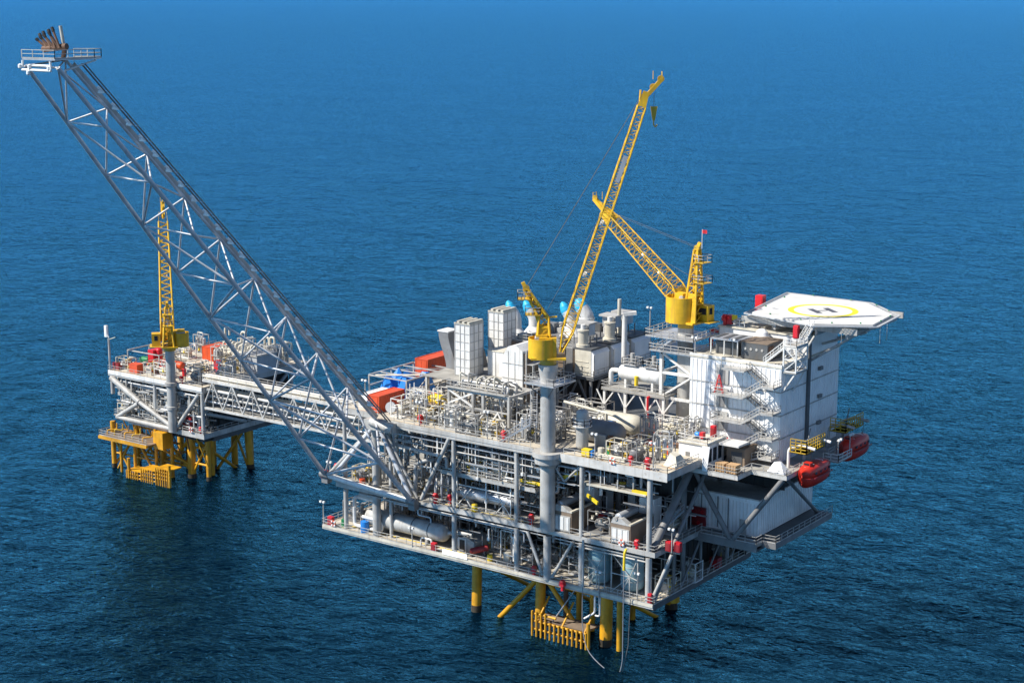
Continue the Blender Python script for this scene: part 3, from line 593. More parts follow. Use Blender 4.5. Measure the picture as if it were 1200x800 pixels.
# ------------------------------------------------------------------ pedestal cranes
def crane(name, label, base, D, elev, L, drum, mast, cab, foot, wd, mast_h, mat='yellow', flag=False, panel=False, hook=True, group='pedestal cranes', lean=(0,0), knee=None, npan=24, drum_r=2.1, drum_h=3.3, boomname='boom', chord=.11):
    """D: horizontal boom direction; drum/mast/cab/foot: offsets (along D, to its left)"""
    T = thing(name, label, 'crane', base, group); D = V(D).normalized(); S = V((-D.y, D.x, 0)); B = V(base); U = V((0,0,1))
    at = lambda a, s, z: B + D*a + S*s + U*z
    g = MB(); g.lathe([(.01,0),(1.25,0),(1.25,.8),(1.0,.85),(1.0,1.2),(.01,1.2)], B, n=24); g.build('slew_ring', 'gold', T)
    c = at(drum[0], drum[1], .9)
    g = MB(); g.lathe([(.01,0),(drum_r,0),(drum_r,drum_h),(drum_r-.15,drum_h+.02),(drum_r-.15,drum_h-.6),(.01,drum_h-.6)], c, n=36); g.build('machinery_drum', mat, T)
    g = MB(); ca = math.atan2(D.y, D.x)
    m0 = at(0,0,.85); g.cbox(m0, 5.2, 3.2, .3, ca); g.build('slew_platform', mat, T)
    g = MB(); k = at(drum[0]*.3+.2, drum[1]*.3, 1.15); g.cbox(k, 2.6, 2.0, 2.9, ca); g.cbox(at(drum[0],drum[1],drum_h+.55), 1.7, 1.5, .9, ca); g.build('winch_house', mat, T)
    g = MB(); g.tube(at(drum[0]-.6,drum[1]-.9,drum_h+.75), at(drum[0]-.6,drum[1]+.9,drum_h+.75), .42, 14); g.build('winch_drum', 'steel', T)
    # cab
    cc = at(cab[0], cab[1], 1.2); cb = MB().cbox(cc, 1.9, 1.7, 2.5, ca).build('cab', mat, T)
    g = MB()
    for sx, sy, wx, wy in ((.97,0,.05,1.3),(0,.87,1.4,.05),(0,-.87,1.4,.05),(-.97,0,.05,.7)): g.cbox(cc + D*sx + S*sy + U*1.1, wx, wy, 1.0, ca)
    g.build('cab_window', 'glass', cb)
    g = MB(); g.cbox(cc-U*.12, 3.6, 2.6, .1, ca); g.build('cab_platform', 'gold', T)
    # gantry mast: four tapering legs, cross plates, two railed platforms
    mb = at(mast[0], mast[1], 1.1); top = mb + D*lean[0] + S*lean[1] + U*mast_h
    q = lambda c, w, d: [c + D*i*w + S*j*d for i, j in ((-1,-1),(1,-1),(1,1),(-1,1))]
    kn = mb + U*mast_h*knee if knee else mb.lerp(top, .5)
    mw = 1.15 if knee else 1.25
    g = MB()
    for (lo, hi, w0, w1) in ((mb, kn, .95*mw, .62*mw), (kn, top, .62*mw, .34)):
        b4, t4 = q(lo,w0,w0*.9), q(hi,w1,w1*.95); n = 4
        for i in range(4): g.beam(b4[i], t4[i], .3)
        for k in range(n):
            for i in range(4):
                j = (i+1) % 4; g.beam(b4[i].lerp(t4[i],k/n), b4[j].lerp(t4[j],(k+1)/n), .13); g.beam(b4[i].lerp(t4[i],(k+1)/n), b4[j].lerp(t4[j],(k+1)/n), .13)
    b4, t4 = q(mb,.95*mw,.86*mw), q(kn,.62*mw,.56*mw)
    for i, j in ((0,1),(2,3)): g.hull([b4[i], b4[j], b4[j]+S*.06, b4[i]+S*.06], [b4[i].lerp(t4[i],.8), b4[j].lerp(t4[j],.8), b4[j].lerp(t4[j],.8)+S*.06, b4[i].lerp(t4[i],.8)+S*.06])
    g.beam(top, top - D*.5 + U*1.1, .4, .55)
    if knee: g.beam(kn+D*.6-U*.4, top.lerp(kn,.25), .22); g.beam(kn - U*1.5 - D*.6, top.lerp(kn,.15), .22); g.beam(kn+D*.2, kn+D*2.0+U*.1, .3, .2)
    g.build('gantry_mast', mat, T)
    for t_, wdt in ((.55,1.5),(.83,1.3)):
        c = (mb.lerp(kn,t_*2) if t_ < .5 else kn.lerp(top,t_*2-1)); g = MB(); g.cbox(c - D*wdt*.9, wdt*1.5, 2.1, .1, ca); pl = g.build('mast_platform', 'gold', T)
        e = [c - D*wdt*.9 + D*i*wdt*.75 + S*j*1.05 + U*.1 for i, j in ((-1,-1),(1,-1),(1,1),(-1,1))]
        MB().rail(e, closed=True, step=1.2, r=.035, kick=False).build('handrail', 'steel', pl)
    MB().lathe([(.01,-.25),(.5,-.25),(.5,.25),(.01,.25)], top + U*.2, tuple(S), 16).build('sheave', 'gold', T)
    # boom
    F = at(foot[0], foot[1], foot[2]); e = math.radians(elev); bd = (D*math.cos(e) + U*math.sin(e)).normalized(); bn = (-D*math.sin(e) + U*math.cos(e)).normalized()
    sec = lambda t_, w, h: [F + bd*t_ + S*i*w/2 + bn*j*h/2 for i, j in ((-1,-1),(1,-1),(1,1),(-1,1))]
    bm = MB(); l1, l2 = min(3.2, L*.12), L-2.2
    bm.lattice(sec(0,wd*1.1,.35), sec(l1,wd,wd*.85), 2, .13, .07)
    bm.lattice(sec(l1,wd,wd*.85), sec(l2,wd*.72,wd*.6), npan, chord, chord*.5)
    for i, j in ((0,1),(2,3)): a0, a1 = sec(0,wd*1.1,.35), sec(l1*.8,wd,wd*.7); bm.hull([a0[i],a0[j],a0[j]+bn*.05,a0[i]+bn*.05],[a1[i],a1[j],a1[j]+bn*.05,a1[i]+bn*.05])
    BM = bm.build(boomname, mat, T)
    g = MB(); h0, h1 = sec(l2,wd*.72,wd*.6), sec(L,wd*.6,wd*.4)
    for i, j in ((0,3),(1,2)): g.hull([h0[i],h0[j],h0[j]+S*.06,h0[i]+S*.06],[h1[i],h1[j],h1[j]+S*.06,h1[i]+S*.06])
    tipp = F + bd*L; jib = tipp + (D*.75+U*.62)*2.9
    g.beam(tipp - bd*1.0, jib, .8, .55); g.beam(tipp-bd*1.6+bn*.5, tipp+bn*.9, .2); g.build('boom_head', mat, T)
    g = MB()
    for k_ in (0,.55,1): c = (tipp-bd*.8).lerp(jib,k_); g.lathe([(.01,-.12),(.5,-.12),(.5,.12),(.01,.12)], c+bn*.15, tuple(S), 14)
    g.build('head_sheave', 'gold', T)
    g = MB(); c = jib
    for s_ in (-.4,.4): g.beam(c+S*s_, c+S*s_+U*1.1, .08)
    g.beam(c-S*.4+U*1.0, c+S*.4+U*1.0, .07); g.beam(c-D*1.3-S*.4+U*.0, c-D*1.3-S*.4+U*1.2,.07); g.build('head_rail', mat, T)
    # ropes
    g = MB()
    for s_ in (-.35,.35): g.tube(top+U*.3+S*s_, tipp-bd*.6+bn*.5+S*s_, .022, 4)
    g.tube(mb+U*mast_h*.6, F+bd*L*.55+bn*.5, .025, 4); g.build('boom_rope', 'dark', T)
    if hook:
        hb = tipp + D*1.1 - U*1.2
        g = MB(); g.tube(hb+U*1.0, hb-U*.9, .03, 4); g.tube(hb+U*1.0+S*.2, hb-U*.9+S*.2, .03, 4); g.build('hoist_rope','dark',T)
        k = hb - U*.9; g = MB(); g.hull([k+D*i*.18+S*j*.12-U*2.0 for i,j in ((-1,-1),(1,-1),(1,1),(-1,1))],[k+D*i*.5+S*j*.3 for i,j in ((-1,-1),(1,-1),(1,1),(-1,1))]); g.pipe([k-U*2.0,k-U*2.7,k-U*2.95+D*.3,k-U*2.6+D*.5],.1,6); g.build('hook_block','gold',T)
    for t_ in (.06,.3,.5): 
        g = MB(); g.lathe([(.01,-.2),(.42,-.2),(.42,.2),(.01,.2)], F+bd*L*t_ + bn*.2, tuple(bn), 14); g.build('boom_light','lamp',T)
    if panel:
        g = MB(); pa, pb = F+bd*L*.66, F+bd*L*.76; o = -S*wd*.42
        g.hull([pa+o-bn*.3,pa+o+bn*.3,pb+o+bn*.3,pb+o-bn*.3],[p+(-S)*.05 for p in (pa+o-bn*.3,pa+o+bn*.3,pb+o+bn*.3,pb+o-bn*.3)]); g.build('side_panel','net',T)
    if flag:
        fp = top + D*(-.9) + U*.2; MB().tube(fp, fp+U*3.0,.05,6).build('flag_pole','lamp',T)
        ff = MB(); n_ = 6
        for i in range(n_): 
            a = fp+U*2.95-D*(i*.15)+S*math.sin(i)*.08; b_ = fp+U*2.95-D*((i+1)*.15)+S*math.sin(i+1)*.08
            ff.hull([a,b_,b_+S*.02,a+S*.02],[a-U*.55,b_-U*.55,b_-U*.55+S*.02,a-U*.55+S*.02])
        ff.build('flag','red',T)
    return T
CR1 = crane('pedestal_crane', 'yellow crane on the tall grey front pedestal with its long boom raised steeply', (-19,.2,44.5), R_, 72.4, 40.0, (-1.0,.25), (-.7,.7), (-.4,2.6), (1.9,0,2.0), 1.95, 10.0, panel=True, lean=(-2.6,0), knee=.58, npan=26, drum_r=2.0, drum_h=3.0)
# second crane stands beside the accommodation block
f2 = (R_*-12 + A_*12); L2 = math.sqrt(f2.length**2 + 12.6**2)
CR2 = crane('pedestal_crane', 'yellow crane beside the white accommodation block with lowered short boom and small red flag', (-9.6,24.4,47.2), f2, math.degrees(math.atan2(12.6, f2.length)), L2, (.75,.25), (-1.3,-.2), (-2.6,-1.7), (.9,-.6,4.0), 2.7, 11.4, flag=True, hook=False, lean=(-.5,0), npan=13, drum_r=2.45, drum_h=4.0)
CR3 = crane('pedestal_crane', 'yellow crane on the small far platform with its boom seen almost end on', (-131.2,28,27.5), A_*.9+R_*-.18, 62, 27.5, (-.4,-2.3), (-1.0,.2), (-.3,2.6), (.6,.3,1.9), 2.5, 8.0, hook=False, npan=15, drum_r=1.6, drum_h=2.8, lean=(-.3,0), chord=.19)
# ------------------------------------------------------------------ accommodation block
LQ = thing('accommodation_block', 'tall windowless white ribbed steel accommodation block with zigzag outside stairs', 'building', (2, 29, 29.5))
X0, X1, Y0, Y1, Z0, Z1 = -5.7, 9.8, 19.3, 39.0, 29.5, 44.0
b = MB(); b.box(X0,X1,Y0,Y1,Z0,Z1)
WALL = b.build('wall','bright',LQ)
g = MB()
i = 0; x = X0+.25
while x < X1-.2:
    if not (-1.2 < x < 1.2): g.box(x,x+.22,Y0-.09,Y0-.002,Z0+.2,Z1-.2)
    x += .78
y = Y0+.4
while y < Y1-.2:
    g.box(X1+.002,X1+.06,y,y+.14,Z0+.2,Z1-.2); g.box(X0-.08,X0-.002,y,y+.14,Z0+.2,Z1-.2); y += .78
g.build('wall_rib','bright',WALL)
g = MB()
for z in (33.2,36.8,40.4):
    g.box(X0-.1,X1+.11,Y0-.12,Y0-.093,z-.1,z+.1); g.box(X1+.063,X1+.115,Y0-.09,Y1,z-.09,z+.09); g.box(X0-.115,X0-.083,Y0-.09,Y1,z-.09,z+.09)
g.build('wall_seam','steel',WALL)
# recessed door bays on the front, one per storey, with a grey door
for z in (29.6,33.3,36.9,40.5):
    dr = MB().box(-1.05,1.05,Y0-.22,Y0-.125,z,z+2.9).build('door_bay','steel',LQ); MB().box(-.45,.5,Y0-.27,Y0-.223,z+.05,z+2.15).build('door','grey',dr)
MB().box(X0-.1,X1+.1,Y0-.1,Y1+.1,Z1+.002,Z1+.25).build('roof','cream',LQ)
g = MB(); g.box(X0-.1,X1+.1,Y0-.1,Y0,Z1+.25,Z1+.6); g.box(X1,X1+.1,Y0,Y0+8,Z1+.25,Z1+.6); g.build('parapet','white',LQ)
pb = MB().box(X0,X1-.3,28.2,Y1-.1,Z1+.25,47.2).build('plant_room','bright',LQ); MB().box(X0-.2,X1-.1,28.0,Y1+.1,47.2,47.45).build('roof','cream',pb)
MB().box(X1+.07,X1+.4,27.6,28.4,30.0,47.0).build('cable_duct','dark',LQ)
for z in (33,37.2,41.6): MB().box(X1+.12,X1+.45,31.5,32.6,z,z+.55).build('vent_hood','grey',LQ)
for z in (31.2,42.8): MB().box(X1+.12,X1+.5,24.5,25.4,z,z+.4).build('vent_hood','steel',LQ)
# balconies and stairs on the front
for i, z in enumerate((31.6,35.5,39.4)):
    bl = MB().box(-.5,5.0,16.6,Y0-.3,z-.18,z).build('balcony','steel',LQ); MB().rail([(-.5,Y0-.4,z),(-.5,16.6,z),(4.2,16.6,z)],step=1.3).build('handrail','steel',bl)
bl = MB().box(1.2,5.0,16.6,Y0-.3,43.3,43.5).build('balcony','steel',LQ); MB().rail([(1.2,16.6,43.5),(4.4,16.6,43.5)],step=1.3).build('handrail','steel',bl)
for z in (29.9+3.7-2.0,35.5+2.0-2,39.4):
    pass
lv = (31.6,35.5,39.4,43.5)
for i in range(4):
    zt = lv[i]; zb = lv[i-1] if i else 29.55; zm = (zt+zb)/2
    ld = MB().box(7.6,10.0,16.6,Y0-.15,zm-.15,zm).build('landing','steel',LQ); MB().rail([(7.8,16.6,zm),(10,16.6,zm),(10,Y0-.2,zm)],step=1.2).build('handrail','steel',ld)
    stair(LQ,(4.7,18.4,zt),(7.7,18.4,zm),1.1,'grey'); stair(LQ,(7.7,17.1,zm),(4.7,17.1,zb),1.0,'steel')
# ------------------------------------------------------------------ helideck
HD = thing('helideck', 'white six sided helicopter deck with yellow ring and grey letter H above the block', 'helideck', (8, 36.5, 47.5))
OUT = [(-1.2,27.8),(12,24.9),(20.2,30.0),(19.2,40.1),(11.2,47.5),(-4.1,47.9)]
cx, cy = 8.0, 36.6
shr = lambda k: [(cx+(x-cx)*k, cy+(y-cy)*k) for x, y in OUT]
INN = shr(.90)
HP = MB().prism(INN,49.55,50.0).build('deck_plate','heli',HD)
g = MB()
for i in range(6):
    j = (i+1) % 6; a, b_ = INN[i], INN[j]; c, d = OUT[j], OUT[i]
    L = V((b_[0]-a[0],b_[1]-a[1])).length; n = int(L/.45)
    for k in range(n+1):
        t = k/n; p = V((*a,49.5)).lerp(V((*b_,49.5)),t); q = V((*d,49.85)).lerp(V((*c,49.85)),t); g.beam(p,q,.06)
    for s_ in (.25,.5,.75): p = V((*a,49.5)).lerp(V((*d,49.85)),s_); q = V((*b_,49.5)).lerp(V((*c,49.85)),s_); g.beam(p,q,.07)
    g.beam((*d,49.85),(*c,49.85),.16)
g.build('safety_net','net',HD)
def ring(r0, r1, z, mat, nm, n=72):
    g = MB(); vs = []; fs = []
    for i in range(n):
        a = 2*PI*i/n; vs += [(8+math.cos(a)*r0,36.4+math.sin(a)*r0,z),(8+math.cos(a)*r1,36.4+math.sin(a)*r1,z)]
    for i in range(n): j = (i+1) % n; fs.append((2*i,2*i+1,2*j+1,2*j))
    g.add(vs, fs); return g.build(nm, mat, HP)
ring(4.5,5.45,50.006,'helimark','touchdown_ring')
hx = V((.77,-.64,0)); hy = V((.64,.77,0)); hc = V((8.0,36.3,50.006)); g = MB()
for s_ in (-1,1):
    c = hc+hy*s_*1.3; g.add([c-hx*1.9-hy*.5,c+hx*1.9-hy*.5,c+hx*1.9+hy*.5,c-hx*1.9+hy*.5],[(0,1,2,3)])
g.add([hc-hx*.3-hy*.79,hc+hx*.3-hy*.79,hc+hx*.3+hy*.79,hc-hx*.3+hy*.79],[(0,1,2,3)]); g.build('letter_h','helih',HP)
for i in range(6):
    a, b_ = INN[i], INN[(i+1) % 6]
    for t_ in (.25,.75): MB().lathe([(.14,0),(.14,.16),(.01,.22)],(a[0]+(b_[0]-a[0])*t_*.98+.02*cx,a[1]+(b_[1]-a[1])*t_*.98+.02*cy,50.0),n=8).build('edge_light','green',HP)
g = MB(); NG = 5
for k in range(NG): 
    y = 28.5+k*4.2; g.beam((-2,y,48.9),(17.5,y,48.9),.3,.9); 
for x in (-3,4,11,16): g.beam((x,28,48.2),(x,46,48.2),.35,.7)
g.build('deck_girder','steel',HD)
for p, q in (((9.9,24.9,44.3),(11.5,26.5,48.0)),((9.7,33,45.5),(17,33,48.2)),((9.7,38.5,45.5),(16.8,38.5,48.2)),((9.7,28.5,43.5),(16.5,30.5,48.2)),((-4,40,46.8),(-5,43,48.0)),((5,39.2,46),(5,45,48))): MB().tube(p,q,.2,8).build('support_strut','steel',HD)
for x, y in ((-4,29.5),(3,29.5),(8.8,29.5),(-4,37.5),(3,37.5),(8.8,37.5)): MB().tube((x,y,47.45),(x,y,48.4),.22,8).build('support_leg','steel',HD)
for x, y in ((15.5,27.3),(19.8,34),(20.0,31)): MB().beam((x,y,49.8),(x,y,47.2),.05).build('net_hanger','steel',HD)
# ------------------------------------------------------------------ things on and around the roof
AC = thing('air_handling_unit','dark boxy air handling unit with a row of round fans on the block roof','air unit',(4.1,23.4,44.3))
MB().box(1.9,6.3,21.4,26.4,44.35,46.8).build('casing','dark',AC); MB().box(1.85,6.35,21.35,26.45,46.803,46.95).build('lid','brown',AC)
for i in range(4): MB().lathe([(.01,0),(.2,0),(.2,.08),(.01,.08)],(2.6+i*.95,21.39,45.9),(0,-1,0),12).build('fan','steel',AC)
MB().box(6.302,6.36,21.8,23.4,44.6,46.5).build('panel','rusty',AC)
AC2 = thing('air_handling_unit','low air handling unit under a grey canopy, left of the dark fan unit','air unit',(-1.2,23.5,44.3))
MB().box(-3.2,.8,22.6,26,44.3,46.2).build('casing','dark',AC2); MB().box(-3.6,1.2,21.6,26.4,46.6,46.8).build('canopy','galv',AC2); g = MB()
for x in (-3.5,-1.2,1.1): g.beam((x,21.7,44.3),(x,21.7,46.6),.15); g.beam((x,26.2,44.3),(x,26.2,46.6),.15)
g.build('canopy_post','white',AC2); 
for i in range(3): MB().box(-3.4+i*1.6,-2.6+i*1.6,22.2,25.8,46.803,46.86).build('canopy_slat','dark',AC2)
RD = thing('radome','round white radome drum with a banded shell beside the helideck edge','radome',(2.8,27.0,44.3))
MB().lathe([(1.0,0),(1.15,.4),(1.15,1.9),(.9,2.6),(.5,3.0),(.01,3.15)],(2.4,27.0,44.9),n=24).build('shell','bright',RD); MB().lathe([(1.2,.9),(1.24,.92),(1.24,1.2),(1.2,1.22)],(2.4,27,44.9),n=24).build('band','steel',RD); MB().tube((2.4,27,44.25),(2.4,27,44.9),.5,12).build('base','steel',RD)
RD2 = thing('radome','smaller white round antenna dome lower on the roof, half under the helideck','radome',(4.6,26.8,44.3))
MB().lathe([(.6,0),(.7,.3),(.6,1.0),(.3,1.35),(.01,1.42)],(7.3,26.6,44.6),n=20).build('shell','bright',RD2); MB().tube((7.3,26.6,44.25),(7.3,26.6,44.6),.3,10).build('base','steel',RD2)
TW = thing('access_tower','white lattice stair frame rising from the roof corner to the helideck','stair tower',(11,21.4,43.4))
g = MB(); A4 = [(9.95,19.6),(12.0,19.6),(12.0,23.2),(9.95,23.2)]
for x, y in A4: g.beam((x,y,43.6),(x,y,47.4),.2)
for z in (43.7,45.5,47.3):
    for i in range(4): g.beam((*A4[i],z),(*A4[(i+1)%4],z),.16)
for i in range(4): g.beam((*A4[i],43.7),(*A4[(i+1)%4],45.5),.12); g.beam((*A4[(i+1)%4],45.5),(*A4[i],47.3),.12)
g.build('frame','white',TW); MB().box(9.93,12.1,19.5,23.3,43.42,43.58).build('floor','deckg',TW); MB().box(9.93,12.1,19.5,23.3,47.4,47.5).build('floor','deckg',TW); MB().rail([(9.95,19.6,47.5),(12,19.6,47.5),(12,23.2,47.5)],step=1.2).build('handrail','white',TW)
stair(TW,(6.6,20.0,44.4),(10.0,20.4,47.4),1.0,'white'); stair(TW,(11,23.3,47.5),(11.4,25.6,49.6),.9,'white'); MB().beam((11.8,23.0,43.4),(9.95,23.0,40.0),.22).build('strut','white',TW); MB().beam((11.8,19.8,43.4),(9.95,19.8,40.6),.22).build('strut','white',TW)
def cabinet(name,label,x,y,z,sx,sy,sz,mat='red',cat='cabinet'):
    T = thing(name,label,cat,(x,y,z)); MB().cbox((x,y,z+.12),sx,sy,sz).build('cabinet_body',mat,T); MB().cbox((x,y-sy/2-.03,z+.25),sx*.8,.05,sz*.75).build('door',mat,T); MB().cbox((x,y,z),sx*.8,sy*.8,.12).build('base','dark',T); return T
cabinet('foam_cabinet','red foam cabinet on the helideck edge nearest the far crane',-4.6,39.6,47.9,1.3,1.2,2.6); cabinet('foam_cabinet','small red cabinet at the near helideck corner above the stair tower',9.0,25.4,47.5,.8,.7,1.9)
g = MB(); g.box(-8.0,-6.0,29.2,29.5,45.9,46.4); g.box(-8.0,-7.5,29.1,29.6,43.4,45.89); solo(g,'hose_gantry','red',(-7.5,29.3,43.4),'bright red bent gantry post at the left edge of the white block roof','gantry')
cabinet('fire_box','red fire equipment box on the left end of the plant room roof',-4.4,29.2,47.5,1.0,1.0,1.4)
T = thing('access_gate','white access frame with a yellow panel at the left corner of the helideck','gate',(-3,30.5,47.5)); MB().rail([(-5.4,29.2,47.45),(-1.4,28.4,47.45)],step=1,r=.05).build('rail','white',T); MB().box(-3.8,-2.9,28.7,28.8,48.3,49.2).build('panel','redyell',T)
# ------------------------------------------------------------------ lower block under the quarters deck
LB = thing('switchgear_module','white corrugated module on the side deck below the accommodation block','module',(2,25,18.5))
w_ = MB().box(-4.5,8.5,16,34,18.6,24.2).build('wall','bright',LB); g = MB()
x = -4.3
while x < 8.4: g.box(x,x+.12,15.93,15.998,18.8,23.6); x += .6
y = 16.3
while y < 33.8: g.box(8.502,8.57,y,y+.12,18.8,24); y += .6
g.build('wall_rib','white',w_); MB().box(-4.6,8.65,15.9,34.1,24.203,24.4).build('roof','steel',LB)
for x in (-1.2,1.6,3.4): MB().beam((x,15.85,19),(x,15.85,23.8),.12).build('drain_pipe','grey',LB)
MB().box(5.4,6.5,15.82,15.925,18.65,20.9).build('door','steel',LB)
HR = thing('hose_rack','dull red rack of fire hoses against the white module under the quarters','rack',(-2.2,15.5,18.5)); MB().box(-3.9,-.3,15.4,15.75,18.7,21.6).build('frame','darkred',HR)
for i in range(5):
    for j in range(3): MB().lathe([(.12,0),(.3,0),(.3,.12),(.12,.12)],(-3.5+i*.7,15.39,19.2+j*.9),(0,-1,0),10).build('hose_reel','darkred' if (i+j)%3 else 'red',HR)
# ------------------------------------------------------------------ low annex in front
AN = thing('annex_cabin','low white annex cabin with a railed flat roof in front of the accommodation block','cabin',(-.6,11.6,29.5))
w_ = MB().box(-2.2,2.6,10.3,15.5,29.52,33.0).build('wall','bright',AN); MB().box(-2.4,2.8,10.1,15.7,33.003,33.25).build('roof','cream',AN); MB().rail([(-2.3,15.6,33.25),(-2.3,10.2,33.25),(2.7,10.2,33.25),(2.7,15.6,33.25)],step=1.2).build('handrail','white',AN)
g = MB()
for i in range(3): g.box(2.603,2.66,10.7+i*1.5,11.7+i*1.5,30.4,32.4)
g.build('window','glass',w_); MB().box(-1.0,-.3,10.23,10.297,29.55,31.7).build('door','grey',AN)
MB().hull([(2.3,9.55,29.4),(3.1,9.55,29.4),(3.1,9.65,29.4),(2.3,9.65,29.4)],[(2.2,9.55,33.2),(3.5,9.55,33.2),(3.5,9.65,33.2),(2.2,9.65,33.2)]).build('wind_screen','bright',AN)
MB().box(2.9,6.3,13.2,16.4,32.7,33.0).build('canopy','white',AN)
OW = thing('equipment_hut','small brown fronted equipment hut on the quarters deck behind the wooden crates','hut',(5,15,29.5)); MB().box(3.6,6.6,14.6,18.5,29.52,32.2).build('wall','brown',OW); MB().box(4.4,6.2,14.5,14.597,29.6,31.6).build('door','dark',OW)
def crate(label,x,y,z,s=1.5):
    T = thing('wooden_crate',label,'crate',(x,y,z),'wooden crates by the annex'); MB().cbox((x,y,z+.1),s,s*.85,s*.8).build('crate_body','wood',T); g = MB()
    for i in range(4): g.cbox((x-s*.42+i*s*.28,y-s*.45,z+.05),.12,.06,s*.88)
    g.cbox((x,y,z+.1+s*.8),s*1.05,s*.9,.06); g.build('batten','wood',T)
crate('pale wooden crate on the quarters deck edge, right one of the pair',6.9,10.7,29.5,1.6); crate('browner wooden crate left of its twin near the white wind screen',4.9,10.8,29.5,1.5)
# lifeboats
def lifeboat(label, x, y, z):
    T = thing('lifeboat',label,'lifeboat',(x,y,z),'enclosed red lifeboats on the side of the platform'); L, W = 8.2, 3.1
    def loft(prof, nm, mat):
        g = MB(); n = 18; secs = 13; vs = []; fs = []
        for i in range(secs):
            t = i/(secs-1); yy = -L/2+L*t; e = max(0.0, 1-abs(2*t-1)**3.2)**.5; e = max(e,.04)
            for k in range(n):
                px, pz = prof(2*PI*k/n, e); vs.append((x+px, y+yy, z+pz))
        for i in range(secs-1):
            for k in range(n): fs.append((i*n+k,i*n+(k+1)%n,(i+1)*n+(k+1)%n,(i+1)*n+k))
        fs += [tuple(range(n)), tuple(reversed(range((secs-1)*n, secs*n)))]
        return g.add(vs,fs,True).build(nm,mat,T)
    loft(lambda a,e: (math.cos(a)*W/2*e*(1.0 if math.sin(a) > 0 else .96), (math.sin(a)*(.25 if math.sin(a) > 0 else 1.75*(.5+.5*e)))),'hull','boat')
    loft(lambda a,e: (math.copysign(abs(math.cos(a))**.7,math.cos(a))*W*.46*e, .2+(abs(math.sin(a))**.6*1.6*(.5+.5*e) if math.sin(a) > 0 else math.sin(a)*.1)),'canopy','boat')
    g = MB(); g.cbox((x,y-L*.26,z+1.65),1.1,1.0,.5); g.build('wheelhouse','boat',T); g = MB(); g.cbox((x,y-L*.26-.52,z+1.85),.8,.05,.24); g.build('window','glass',T)
    g = MB(); 
    for s_ in (-1,1): g.pipe([(x+s_*W*.5,y-L*.36,z+.12),(x+s_*W*.53,y,z+.12),(x+s_*W*.5,y+L*.36,z+.12)],.09,6)
    g.build('fender_strip','darkred',T)
    for yy in (-.26,-.08,.1,.27): MB().cbox((x+W*.44,y+L*yy,z+.55),.12,.5,.32).build('window','glass',T); MB().cbox((x-W*.44,y+L*yy,z+.55),.12,.5,.32).build('window','glass',T)
    for yy in (-.17,.19): MB().cbox((x,y+L*yy,z+1.72),1.2,.14,.1).build('reflective_strip','bright',T)
    for yy in (-.3,.28): MB().cbox((x,y+L*yy+.5,z+1.35),.25,.25,.5).build('lifting_hook','steel',T)
    return T
lifeboat('bright red enclosed lifeboat nearest the camera, hanging at the quarters deck corner',15.2,20.4,28.7); lifeboat('darker red enclosed lifeboat further back along the side of the block',15.2,34.2,29.6)
def davit(label, x, y, z):
    T = thing('lifeboat_davit',label,'davit',(x,y,z),'lifeboat davits'); g = MB()
    for yy in (-2.6,2.6): MB().pipe([(x-3.4,y+yy,z-2.8),(x-3.4,y+yy,z+.2),(x-1.4,y+yy,z+1.0),(x+.9,y+yy,z+.7)],.24,8).build('arm','white' if y < 25 else 'steel',T); g = MB(); g.box(x-3.0,x-.4,y-2.9,y+3.2,z-.3,z-.2); g.build('platform','gold',T)
    MB().rail([(x-3,y-2.9,z-.2),(x-.4,y-2.9,z-.2),(x-.4,y+3.2,z-.2)],step=.8,r=.06).build('handrail','gold',T); MB().rail([(x-3,y-2.9,z+.75),(x-.4,y-2.9,z+.75),(x-.4,y+3.2,z+.75)],step=.8,r=.05,kick=False).build('handrail','gold',T)
    MB().tube((x-2.6,y-.5,z+.2),(x-2.6,y+.7,z+.2),.4,12).build('winch','gold',T)
    g = MB(); g.beam((x-2.2,y+.9,z),(x-2.0,y+1.6,z+2.6),.14); g.build('post','grey',T)
    MB().tube((x,y-2.1,z+.6),(x,y-2.1,z-1.7),.05,5).build('fall_rope','dark',T); MB().tube((x,y+2.6,z+.6),(x,y+2.6,z-1.7),.05,5).build('fall_rope','dark',T)
davit('yellow railed davit platform with white arms above the nearer lifeboat',15.3,21.0,32.2); davit('tarnished yellow davit above the further lifeboat',15.3,34.4,32.6)
BK = thing('boat_access_platform','railed steel walkway at deck level between the two lifeboats','walkway',(14.5,28,29.5)); MB().box(14.03,16.6,25.6,30.2,29.2,29.4).build('walkway_floor','deckg',BK); MB().rail([(14.1,25.6,29.4),(16.6,25.6,29.4),(16.6,30.2,29.4)],step=1.5,r=.05).build('handrail','white',BK)
g = MB(); g.prism([(10.6,14.2),(13.4,14.0),(13.6,15.8),(10.8,16.2)],29.52,29.7); g.hull([(10.6,14.2,29.7),(13.4,14.0,29.7),(13.6,15.8,29.7),(10.8,16.2,29.7)],[(11.3,15.0,31.0),(12.2,15.0,31.2),(12.3,15.3,31.2),(11.4,15.3,31.0)]); solo(g,'covered_bundle','bright',(12,15,29.5),'white sheeted pointed bundle on the quarters deck corner beside the near lifeboat','bundle')
